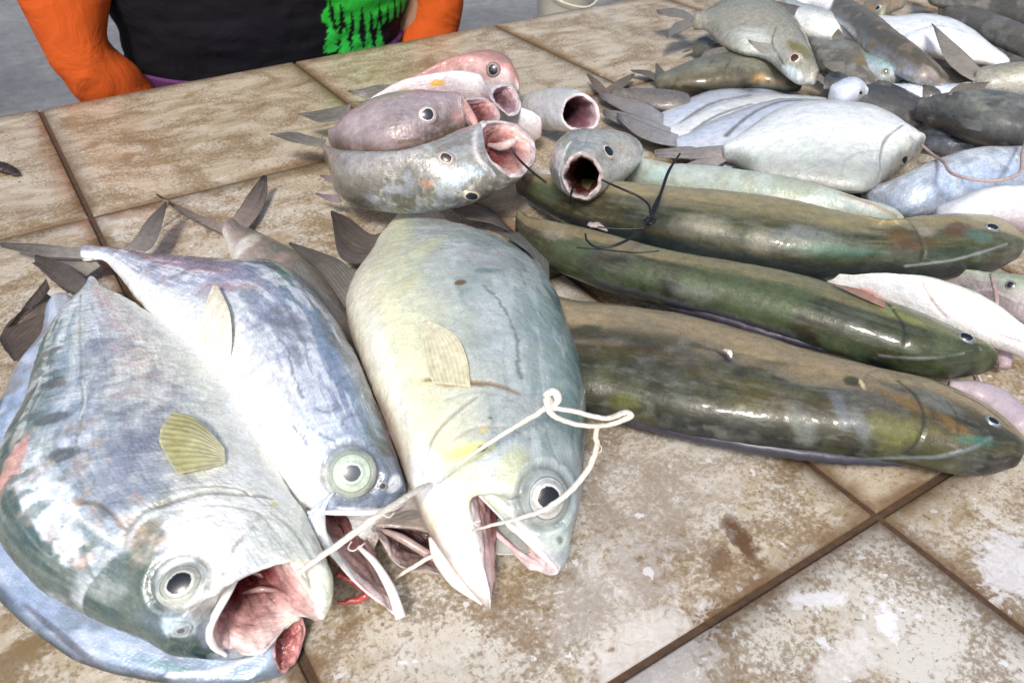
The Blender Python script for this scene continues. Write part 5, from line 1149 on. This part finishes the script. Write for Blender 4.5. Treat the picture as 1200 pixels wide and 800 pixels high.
    simple('lilac_fish', 'lilac-white fish at the right edge just above the head of the farthest olive fish', [
        (1092, 246, 1098, 262, .008, .044), (1112, 234, 1118, 268, .014, .050), (1140, 222, 1146, 270, .020, .054), (1172, 219, 1178, 268, .022, .054), (1210, 222, 1214, 270, .022, .052), (1245, 236, 1248, 262, .012, .050)],
        [(0, (.42, .42, .44), .2), (.12, (.76, .78, .84), .2), (.5, (.80, .81, .87), .15), (.8, (.66, .62, .68), .15), (1, (.50, .42, .48), .1)], nu=110, nv=80, seed=91, mat=SKIN_SMOOTH)
    # dark run of fish in the corner
    CS = [('dark grey fish at the very top of the right corner', [(1090, -30, 1088, 2, .012, .050), (1120, -22, 1118, 14, .020, .052), (1160, -12, 1156, 26, .024, .052), (1200, 0, 1196, 38, .024, .052), (1240, 14, 1236, 44, .016, .050)], DARK),
          ('brownish black fish running along the right corner below the topmost dark one', [(1100, 0, 1102, 20, .010, .036), (1135, 6, 1134, 40, .018, .040), (1170, 18, 1166, 58, .022, .042), (1205, 32, 1200, 74, .022, .042), (1240, 46, 1236, 84, .016, .040)], [(0, (.10, .09, .075), .2), (.4, (.16, .145, .12), .25), (1, (.07, .06, .06), .2)]),
          ('blackish fish wedged between the white belly and the corner', [(1140, 30, 1142, 52, .010, .024), (1165, 40, 1164, 68, .014, .028), (1195, 52, 1192, 84, .016, .028), (1230, 66, 1228, 96, .014, .028)], DARK),
          ('grey-white fish fin and flank cut off by the top right corner', [(1170, -40, 1168, -14, .010, .060), (1195, -28, 1192, 4, .014, .062), (1225, -14, 1222, 18, .014, .062)], GREYBACK)]
    for k, (lab, S_, st) in enumerate(CS):
        simple('dark_corner_fish', lab, S_, st, nu=90, nv=70, seed=95+k, mat=SKIN_OLIVE, extra=lambda f: f.mottle(60, .5, .62, (.24, .23, .21), .6))
    # fish between the middle and far olive ones
    simple('white_bellied_fish', 'bright white belly-up fish between the snouts of two long olive fish', [
        (965, 330, 968, 342, .008, .030), (995, 326, 1000, 350, .014, .036), (1035, 324, 1042, 364, .020, .040), (1080, 327, 1086, 380, .022, .042), (1122, 338, 1124, 394, .021, .042), (1158, 354, 1154, 404, .018, .040), (1190, 376, 1184, 412, .014, .038), (1222, 402, 1216, 420, .008, .034)],
        [(0, (.66, .70, .52), .1), (.2, (.80, .84, .74), .1), (.5, (.88, .88, .88), .05), (.85, (.88, .88, .90), .05), (1, (.74, .70, .70), .05)], nu=170, nv=110, seed=101, mat=SKIN_SMOOTH,
        extra=lambda f: (f.blob(1020, 342, 20, 5, -22, (.60, .26, .20), .5, .7), f.line([(1080, 330), (1088, 345), (1098, 360), (1108, 372)], 1.8, (.70, .48, .44), .6, .9), f.line([(1010, 338), (1040, 352)], 2.4, (.74, .34, .30), .7, -.6), f.line([(1140, 372), (1170, 392), (1200, 402)], 1.6, (.66, .50, .54), .6, .7)))
    simple('pink_throated_fish', 'fish head with a dark eye at the right edge, behind the white-bellied one', [
        (1085, 320, 1090, 336, .010, .022), (1115, 318, 1118, 348, .016, .026), (1150, 320, 1152, 366, .020, .028), (1185, 322, 1186, 382, .022, .030), (1215, 328, 1216, 388, .020, .030), (1240, 342, 1240, 380, .012, .030)],
        [(0, (.30, .33, .22), .15), (.3, (.46, .50, .40), .15), (.6, (.50, .44, .44), .1), (1, (.44, .36, .40), .1)], nu=110, nv=90, seed=102, mat=SKIN_PINK,
        eye=(1184, 334, 6, dict(iris=(.3, .3, .26), pupil=.6, dome=.3)), extra=lambda f: (f.line([(1136, 344), (1160, 340), (1190, 352)], 1.6, (.74, .62, .62), .7, -1), f.line([(1150, 352), (1170, 372), (1200, 380)], 2.2, (.28, .18, .2), .7, 1.2)))
heap()

def heap_details():
    """fins, gill slits and eyes that show on the heap"""
    def f(rootname, name, A, B, c0=(.20, .18, .15), c1=(.12, .11, .10), rays=8, **k):
        r = bpy.data.objects.get(rootname)
        if r: make_fin(r, name, A, B, c0, c1, rays=rays, nu=14, nv=40, **k)
    f('tan_fish', 'dorsal_fin', [(850, 2, .060), (852, -6, .064), (856, -10, .066)], [(930, 22, .062), (934, 12, .066), (938, 8, .068)], bulge=.0)
    f('tan_fish', 'pectoral_fin', [(905, 52, .088), (890, 50, .090), (876, 46, .090)], [(908, 64, .088), (892, 62, .088), (878, 50, .089)], (.42, .40, .32), (.34, .32, .26))
    f('dark_grey_fish', 'dorsal_fin', [(1110, 112, .066), (1116, 104, .070), (1126, 98, .074)], [(1150, 108, .068), (1156, 100, .072), (1160, 96, .074)])
    f('dark_grey_fish', 'pectoral_fin', [(1150, 140, .080), (1132, 138, .080), (1116, 134, .078)], [(1150, 154, .074), (1132, 150, .074), (1117, 138, .076)], (.12, .12, .12), (.06, .06, .06))
    f('striped_fish', 'dorsal_fin', [(820, 68, .040), (826, 60, .044), (836, 56, .046)], [(876, 61, .044), (884, 54, .048), (890, 52, .050)])
    f('brown_headed_fish', 'pectoral_fin', [(990, 72, .058), (976, 72, .058), (962, 70, .056)], [(990, 82, .056), (976, 84, .054), (963, 75, .055)], (.26, .24, .2), (.16, .15, .12))
    # dark fish added to fill gaps in the heap, shade put into their colour
    DK = [(0, (.05, .05, .05), .15), (.5, (.11, .11, .10), .2), (1, (.17, .16, .15), .2)]
    simple('buried_fish', 'half-buried dark fish with a small forked tail, just right of the tan fish beak', [
        (966, 92, 964, 102, .004, .040), (980, 84, 984, 108, .009, .034), (1002, 96, 1004, 122, .012, .026), (1030, 108, 1030, 132, .012, .022)], DK, nu=60, nv=50, seed=120,
        tails=[([(968, 93, .042), (960, 86, .046), (952, 84, .050), (944, 84, .052)], [(966, 100, .042), (958, 94, .044), (952, 90, .048), (945, 86, .052)])])
    simple('buried_fish', 'dark fish back showing between the slanting brown fish and the dark grey one', [
        (1052, 92, 1052, 104, .006, .030), (1070, 94, 1070, 118, .012, .032), (1092, 100, 1090, 124, .012, .032), (1108, 106, 1104, 122, .008, .032)], DK, nu=60, nv=50, seed=121)
heap_details()

# ------------------------------------------------------------------ twine, wire and scraps
def twine_material():
    s = NT('cream_twine'); p = s.p; g = s.n('ShaderNodeTexCoord').outputs['Object']
    n = s.noise(g, 300, 4, .6); n2 = s.noise(g, 60, 3)
    c = s.mix(.5, (.86, .81, .72), s.ramp(n.outputs['Fac'], [(.3, .6), (.65, 1.15)]), 'MULTIPLY'); c = s.mix(s.ramp(n2.outputs['Fac'], [(.58, 0.0), (.75, .6)]), c, (.55, .36, .22))
    s.l(c, p.inputs['Base Color']); p.inputs['Roughness'].default_value = .55; s.l(s.bump(n.outputs['Fac'], .8, .0012), p.inputs['Normal'])
    return s.m
TW = twine_material()
def twine():
    r = thing('cream_twine', 'cream plastic twine threaded through the gaping jaws of the front fish, knotted in a loop', 'twine', (at(560, 580)[0], at(560, 580)[1], TT))
    tube([(372, 702, .040), (352, 672, .060), (356, 666, .066), (396, 638, .080), (440, 606, .088), (492, 572, .078), (504, 566, .066)], [0.00089, 0.00148, 0.00178, 0.00192, 0.00192, 0.00178, 0.00089], 'strand', TW, r, n=10, per=16, flat=.6, rough=.0008)
    tube([(512, 566, .068), (548, 536, .092), (590, 508, .100), (636, 480, .104), (644, 470, .106), (640, 462, .110), (650, 459, .112), (654, 468, .110), (648, 476, .106)], [0.00059, 0.00096, 0.00133, 0.00163, 0.00192, 0.00222, 0.00222, 0.00207, 0.00148], 'strand', TW, r, n=10, per=16, flat=.8, rough=.0008)
    tube([(640, 468, .108), (646, 484, .106), (664, 494, .102), (692, 499, .098), (716, 497, .095), (738, 488, .093), (733, 483, .095), (712, 490, .098), (690, 486, .102), (664, 480, .106), (648, 478, .106)], [0.00207, 0.00178, 0.00148, 0.00141, 0.00148, 0.00178, 0.00178, 0.00163, 0.00155, 0.00148, 0.00148], 'loop', TW, r, n=10, per=16, flat=.7, rough=.0008)
    tube([(700, 498, .097), (698, 512, .092), (700, 520, .090), (694, 540, .086), (680, 562, .082), (658, 584, .080), (630, 600, .076), (596, 610, .070), (562, 619, .064), (552, 622, .050)], [0.00133, 0.00148, 0.00141, 0.00155, 0.00163, 0.00155, 0.00133, 0.00104, 0.00081, 0.00059], 'strand', TW, r, n=10, per=16, flat=.7, rough=.0008)
    tube([(528, 642, .026), (505, 652, .022), (484, 664, .016), (464, 676, .008)], [0.00089, 0.00133, 0.00141, 0.00104], 'strand', TW, r, n=10, per=16, flat=.7, rough=.0008)
    for P in ([(412, 634, .084), (408, 642, .084), (414, 645, .084), (422, 640, .084), (428, 636, .084)], [(700, 520, .091), (705, 524, .091), (703, 530, .09), (698, 528, .09)], [(448, 602, .088), (456, 606, .088), (462, 600, .088)], [(560, 616, .066), (556, 612, .067), (563, 610, .067)]):
        tube(P, .00035, 'frayed_fibre', TW, r, n=6)
twine()

WIRE = plain('black_wire', (.012, .012, .016), .42, 300, .3, .4)
def wire():
    r = thing('black_wire', 'thin black wire twisted through the open mouths and lying across the far olive fish', 'wire', (at(740, 260)[0], at(740, 260)[1], TT))
    tube([(596, 168, .062), (606, 184, .074), (622, 200, .078), (640, 214, .076)], [.0011, .0011, .0011, .0009], 'strand', WIRE, r, n=8)
    tube([(668, 238, .060), (669, 228, .070), (671, 219, .066)], .0010, 'strand', WIRE, r, n=8)
    tube([(697, 206, .066), (712, 214, .088), (730, 222, .092), (748, 230, .090), (760, 240, .088), (762, 250, .086)], .0009, 'strand', WIRE, r, n=8)
    tube([(797, 180, .110), (784, 200, .104), (776, 222, .098), (768, 245, .092), (758, 264, .088), (744, 276, .088), (722, 287, .088), (700, 290, .086), (688, 282, .086), (686, 274, .086)], [.0008, .0013, .0013, .0014, .0012, .001, .001, .0009, .0008, .0007], 'strand', WIRE, r, n=8)
    tube([(772, 230, .096), (764, 248, .092), (762, 262, .09), (750, 268, .089), (720, 268, .088), (700, 266, .088)], [.001, .0014, .0014, .001, .0007, .0006], 'strand', WIRE, r, n=8)
    tube([(676, 290, .070), (710, 293, .072), (746, 296, .076), (772, 294, .078)], .0005, 'strand', WIRE, r, n=6)
    tube([(754, 258, .090), (762, 262, .092), (768, 258, .092), (760, 254, .092), (754, 262, .090)], .0009, 'knot', WIRE, r, n=8)
wire()
CORD = plain('pinkish_cord', (.46, .34, .32), .6, 200, .4, .5)
def scraps():
    tag(tube([(1080, 170, .060), (1094, 182, .064), (1106, 190, .076), (1114, 202, .080), (1134, 209, .082), (1160, 212, .082), (1185, 208, .082), (1196, 200, .082), (1198, 180, .08), (1204, 160, .08)], .0014, 'pinkish_string', CORD, n=8), 'thin pinkish cord from the white fish snout over the pale blue fish', 'string')
    tag(tube([(1162, 322, .060), (1166, 340, .058), (1168, 352, .056), (1166, 366, .052)], .0016, 'hanging_string', CORD, n=8), 'short tan cord hanging beside the pink-throated head at the right edge', 'string')
    tag(tube([(1146, 440, .004), (1150, 450, .006), (1148, 458, .003)], .0012, 'twine_scrap', TW, n=8), 'tiny curled scrap of twine near the snout of the middle olive fish', 'scrap')
    tag(tube([(848, 410, .067), (855, 413, .069), (857, 419, .067)], [.0008, .0018, .0006], 'white_scrap', TW, n=8), 'tiny white scrap stuck to the side of the nearest olive fish', 'scrap')
    dk = plain('dark_scrap', (.035, .022, .022), .5, 150, .4, .6)
    tag(tube([(-18, 190, .004), (-4, 194, .006), (10, 199, .005), (22, 206, .003)], [.004, .008, .007, .002], 'dark_scrap', dk, n=10, flat=.5, rough=.004), 'dark shrivelled scrap on the tile at the left edge', 'scrap')
    tag(tube([(181, 232, .024), (196, 236, .024), (204, 230, .022), (186, 250, .012), (160, 280, .010), (152, 290, .012)][:2]+[(196, 240, .020), (178, 262, .012), (160, 282, .012), (152, 291, .014)], [.0006, .0012, .0014, .0014, .0012, .0008], 'dry_twig', plain('twig', (.20, .13, .07), .7, 200, .4, .5), n=8), 'thin brown twig leaning against the dark tail above the silvery fish', 'twig')
scraps()

# ------------------------------------------------------------------ the person behind the table
def cloth(name, col, rough=.85, wr=.5):
    s = NT(name); p = s.p; g = s.n('ShaderNodeTexCoord').outputs['Object']
    a = s.n('ShaderNodeAttribute', attribute_name='Col'); n = s.noise(g, 14, 4, .5, .8); n2 = s.noise(g, 900, 2)
    c = s.mix(.35, a.outputs['Color'], s.ramp(n.outputs['Fac'], [(.3, .75), (.7, 1.2)]), 'MULTIPLY')
    s.l(c, p.inputs['Base Color']); p.inputs['Roughness'].default_value = rough; p.inputs['Specular IOR Level'].default_value = .2
    b = s.bump(n2.outputs['Fac'], .3, .0008); b = s.bump(n.outputs['Fac'], wr, .02, b); s.l(b, p.inputs['Normal'])
    return s.m
CLOTH = cloth('shirt_cloth', None)

def person():
    x0 = .370                                      # middle of the body
    cyy = .205                                     # its distance behind the table edge
    root = thing('person', 'person in orange sleeves and a black top with green pine trees, behind the table', 'person', (x0, cyy, 0))
    # body: one continuous skinned figure
    J = {'pelvis': (x0, cyy+.05, .52, .13, .10), 'waist': (x0, cyy+.03, .70, .125, .09), 'chest': (x0, cyy, .90, .12, .09), 'neckb': (x0, cyy, 1.08, .07, .06), 'neck': (x0, cyy-.01, 1.14, .052, .05),
         'head': (x0, cyy-.03, 1.22, .072, .085), 'crown': (x0, cyy-.02, 1.32, .07, .085),
         'shl': (x0-.18, cyy, 1.01, .045, .042), 'ell': (x0-.292, cyy-.045, .78, .034, .034), 'wrl': (x0-.15, cyy+.0, .57, .027, .024), 'hdl': (x0-.12, cyy-.03, .545, .03, .02),
         'shr': (x0+.18, cyy, 1.01, .045, .042), 'elr': (x0+.272, cyy-.045, .78, .034, .034), 'wrr': (x0+.15, cyy+.0, .57, .027, .024), 'hdr': (x0+.12, cyy-.03, .545, .03, .02),
         'hpl': (x0-.09, cyy+.03, .50, .085, .08), 'knl': (x0-.13, cyy-.33, .50, .06, .06), 'anl': (x0-.13, cyy-.30, .10, .04, .04), 'tol': (x0-.14, cyy-.45, .035, .035, .025),
         'hpr': (x0+.09, cyy+.03, .50, .085, .08), 'knr': (x0+.13, cyy-.33, .50, .06, .06), 'anr': (x0+.13, cyy-.30, .10, .04, .04), 'tor': (x0+.14, cyy-.45, .035, .035, .025)}
    E = [('pelvis', 'waist'), ('waist', 'chest'), ('chest', 'neckb'), ('neckb', 'neck'), ('neck', 'head'), ('head', 'crown'), ('chest', 'shl'), ('shl', 'ell'), ('ell', 'wrl'), ('wrl', 'hdl'),
         ('chest', 'shr'), ('shr', 'elr'), ('elr', 'wrr'), ('wrr', 'hdr'), ('pelvis', 'hpl'), ('hpl', 'knl'), ('knl', 'anl'), ('anl', 'tol'), ('pelvis', 'hpr'), ('hpr', 'knr'), ('knr', 'anr'), ('anr', 'tor')]
    for s_, sx in (('l', 1), ('r', -1)):
        h = J['hd'+s_]
        for k, (dx, dy, L) in enumerate([(-.024, -.004, .062), (-.008, -.01, .070), (.009, -.008, .066), (.024, -.002, .052)]):
            a, b, c = f'f{s_}{k}a', f'f{s_}{k}b', f'f{s_}{k}c'
            J[a] = (h[0]+dx, h[1]-.03+dy, h[2]+.004, .0095, .009); J[b] = (h[0]+dx*1.2, h[1]-.03-L*.55+dy, h[2]+.004, .009, .0085); J[c] = (h[0]+dx*1.25, h[1]-.03-L+dy, h[2]-.012, .0075, .007)
            E += [('hd'+s_, a), (a, b), (b, c)]
        J['t'+s_+'a'] = (h[0]+sx*.034, h[1]-.008, h[2], .011, .010); J['t'+s_+'b'] = (h[0]+sx*.048, h[1]-.04, h[2]-.006, .009, .009); E += [('hd'+s_, 't'+s_+'a'), ('t'+s_+'a', 't'+s_+'b')]
    names = list(J); me = bpy.data.meshes.new('body')
    me.from_pydata([(J[n][0]-x0, J[n][1]-cyy, J[n][2]) for n in names], [(names.index(a), names.index(b)) for a, b in E], [])
    skin = plain('skin', (.30, .17, .11), .5, 40, .15, .1); me.materials.append(skin)
    o = bpy.data.objects.new('body', me); COL.objects.link(o); o.parent = root
    m = o.modifiers.new('skin', 'SKIN')
    for i, n in enumerate(names): me.skin_vertices[0].data[i].radius = J[n][3:5]
    me.skin_vertices[0].data[0].use_root = True
    sb = o.modifiers.new('sub', 'SUBSURF'); sb.levels = 2; sb.render_levels = 2
    def loft(name, rings, col, nu, nv, fn=None, wr=.006):
        R = np.array(rings, float); k = np.arange(len(R)); u = np.linspace(0, len(R)-1, nu); q = crom(k, R, u)     # x y z rx ry
        t = np.linspace(0, 2*math.pi, nv, endpoint=False); G = np.zeros((nu, nv, 3)); c3 = q[:, :3]
        tn = np.gradient(c3, axis=0); tn /= np.linalg.norm(tn, axis=1, keepdims=True)
        X = np.array([1., 0, 0])-tn*tn[:, :1]; X /= np.linalg.norm(X, axis=1, keepdims=True); Y = np.cross(tn, X)
        G = c3[:, None]+X[:, None]*(np.cos(t)[None, :, None]*q[:, 3][:, None, None])+Y[:, None]*(np.sin(t)[None, :, None]*q[:, 4][:, None, None])
        d = (G-c3[:, None]); d /= np.linalg.norm(d, axis=2, keepdims=True)+1e-9
        G = G+d*((fbm(G*np.array([9, 9, 22.]), 3)-.5)*2*wr*2)[..., None]
        C4 = np.zeros((nu, nv, 4)); C4[..., :3] = col
        if fn: fn(G, C4)
        V = G.reshape(-1, 3); fl = [tuple(f) for f in grid_faces(nu, nv, True)]+[tuple(range(nv-1, -1, -1)), tuple((nu-1)*nv+j for j in range(nv))]
        return mesh_obj(name, V, fl, CLOTH, root, C4, origin=np.array([x0, cyy, 0]))
    OR = (.52, .085, .012)
    def vest(G, C):
        # the green panel with pine silhouettes, on the wearer's left breast
        X, Z = G[..., 0], G[..., 2]; fr = G[..., 1] < cyy
        
        gx0, gx1 = [(lambda d: (CAM+d*((cyy-.125-CAM[1])/d[1]))[0])(FW*F+RX*(q-600)+UY*(400-40)) for q in (386, 478)]
        a = (X-gx0)/(gx1-gx0); z = (Z-TT)
        green = fr & (a > -.06+.05*np.sin(z*140)) & (a < 1.3) & (z > -.04)
        def pine(cx, top, h, hw):
            d = (top-z)/h; k = (d*5) % 1; half = hw*(.08+.92*np.clip(d, 0, 1))*(.5+.5*k); return fr & (d > 0) & (d < 1.05) & (np.abs(a-cx) < half)
        blk = fr & (a > -.1) & (a < 1.3) & (z < -.004)
        for cx, tp in ((.02, .058), (.15, .050), (.29, .032), (.43, .038), (.57, .026), (.71, .034), (.85, .024), (.99, .030), (1.12, .024)): blk |= pine(cx, tp, .045, .085)
        g2 = np.zeros_like(blk)
        for cx, tp in ((-.01, .030), (.17, .014), (.34, .018), (.52, .004), (.7, .002)): g2 |= pine(cx, tp, .05, .12)
        C[green] = (.03, .50, .045, 0); C[blk & (a > -.12)] = (.006, .0055, .009, 0); C[g2] = (.04, .62, .08, 0)
        return
    loft('black_vest', [(x0, cyy+.05, .50, .180, .135), (x0, cyy+.03, .62, .185, .135), (x0, cyy+.005, .74, .226, .138), (x0, cyy-.005, .86, .232, .140), (x0, cyy, .98, .190, .128), (x0, cyy, 1.05, .13, .09), (x0, cyy, 1.09, .07, .07)], (.006, .0055, .009), 330, 420, vest, .005)
    for s_, sg in (('l', -1), ('r', 1)):
        E0 = .272 if sg > 0 else .292
        loft('orange_sleeve', [(x0+sg*.13, cyy, 1.04, .07, .07), (x0+sg*.19, cyy, 1.0, .068, .07), (x0+sg*(.248 if sg > 0 else .272), cyy-.02, .90, .074, .058), (x0+sg*E0, cyy-.045, .78, .044, .050), (x0+sg*(.264 if sg > 0 else .270), cyy-.05, .72, .044, .048), (x0+sg*(.20 if sg > 0 else .222), cyy-.03, .64, .044, .046), (x0+sg*.155, cyy, .575, .042, .038)], OR, 90, 60, None, .003)
        loft('trouser_leg', [(x0+sg*.09, cyy+.09, .50, .10, .10), (x0+sg*.10, cyy-.05, .50, .095, .095), (x0+sg*.12, cyy-.22, .50, .085, .08), (x0+sg*.13, cyy-.33, .48, .075, .075), (x0+sg*.13, cyy-.34, .36, .07, .07), (x0+sg*.13, cyy-.31, .12, .06, .06)], (.05, .055, .09), 60, 40, None, .005)
    loft('purple_hem', [(x0, cyy+.03, .55, .186, .142), (x0, cyy+.012, .68, .215, .143), (x0, cyy+.006, .722, .228, .1435)], (.10, .035, .12), 40, 120, None, .003)
    # head: hair, face
    hair = plain('hair', (.012, .010, .009), .5, 150, .5, .6)
    def blobm(name, c, r, mat, sx=1, sy=1, sz=1, zmin=None, n=24, bump=0):
        V, Fl = [], []
        for i in range(n+1):
            for j in range(2*n):
                p = math.pi*i/n; t = math.pi*j/n; v = np.array([math.sin(p)*math.cos(t)*r*sx, math.sin(p)*math.sin(t)*r*sy, math.cos(p)*r*sz])
                if zmin is not None and v[2] < zmin(v): v[2] = zmin(v)
                V.append(np.array(c)+v*(1+bump*(fbm(v*60)-.5)))
        return mesh_obj(name, V, grid_faces(n+1, 2*n, True), mat, root, origin=np.array([x0, cyy, 0]))
    hz = 1.245
    blobm('hair', (x0, cyy-.012, hz+.035), .094, hair, .92, 1.08, 1.05, lambda v: -.02-.6*max(0, v[1]) if v[1] > -.03 else .03, bump=.15)
    blobm('nose', (x0, cyy-.122, hz-.005), .016, skin, .8, 1, 1.5)
    for sg in (-1, 1):
        blobm('eye', (x0+sg*.031, cyy-.104, hz+.018), .011, plain('eye_white', (.7, .68, .65), .2, 10, .05, 0), 1.2, .8, .7); blobm('pupil', (x0+sg*.031, cyy-.1115, hz+.018), .005, hair, 1, .6, 1)
        blobm('ear', (x0+sg*.077, cyy-.02, hz), .024, skin, .4, .8, 1.3)
    blobm('mouth', (x0, cyy-.110, hz-.045), .02, plain('lips', (.32, .12, .10), .4, 20, .1, 0), 1.1, .45, .3)
person()

def stool():
    r = thing('wooden_stool', 'plain low wooden stool under the seated person', 'stool', (.352, .25, 0)); m = plain('stool_wood', (.22, .13, .07), .6, 30, .4, .3)
    def bx(n, x0, x1, y0, y1, z0, z1):
        v = [(x0, y0, z0), (x1, y0, z0), (x1, y1, z0), (x0, y1, z0), (x0, y0, z1), (x1, y0, z1), (x1, y1, z1), (x0, y1, z1)]
        o = lobj(n, v, [(3, 2, 1, 0), (4, 5, 6, 7), (0, 1, 5, 4), (1, 2, 6, 5), (2, 3, 7, 6), (3, 0, 4, 7)], m, r, smooth=False); b = o.modifiers.new('b', 'BEVEL'); b.width = .004; b.segments = 2
    bx('seat', .16, .54, .10, .42, .37, .40)
    for x in (.19, .51):
        for y in (.13, .37): bx('leg', x-.018, x+.018, y-.018, y+.018, 0, .3695)
stool()

def bucket():
    q = at(672, 2, -TT+.30); r = thing('white_plastic_tub', 'cream plastic tub standing on the floor beyond the table edge', 'tub', (q[0], q[1]+.05, 0)); m = plain('cream_plastic', (.74, .70, .58), .4, 12, .2, .05)
    P = [(.0, .0), (.085, .0), (.095, .012), (.112, .40), (.120, .405), (.120, .425), (.113, .425), (.105, .40), (.09, .03), (0, .03)]; V = []; S = 56
    for a, z in P:
        for k in range(S): t = 2*math.pi*k/S; V.append((q[0]+max(a, .001)*math.cos(t), q[1]+.05+max(a, .001)*math.sin(t), z+.001))
    mesh_obj('tub_body', np.array(V), grid_faces(len(P), S, True), m, r)
    tube([(q[0]-.118, q[1]+.05, .39), (q[0]-.10, q[1]-.03, .33), (q[0], q[1]-.085, .30), (q[0]+.10, q[1]-.03, .33), (q[0]+.118, q[1]+.05, .39)], .003, 'handle', m, r, raw=True)
bucket()
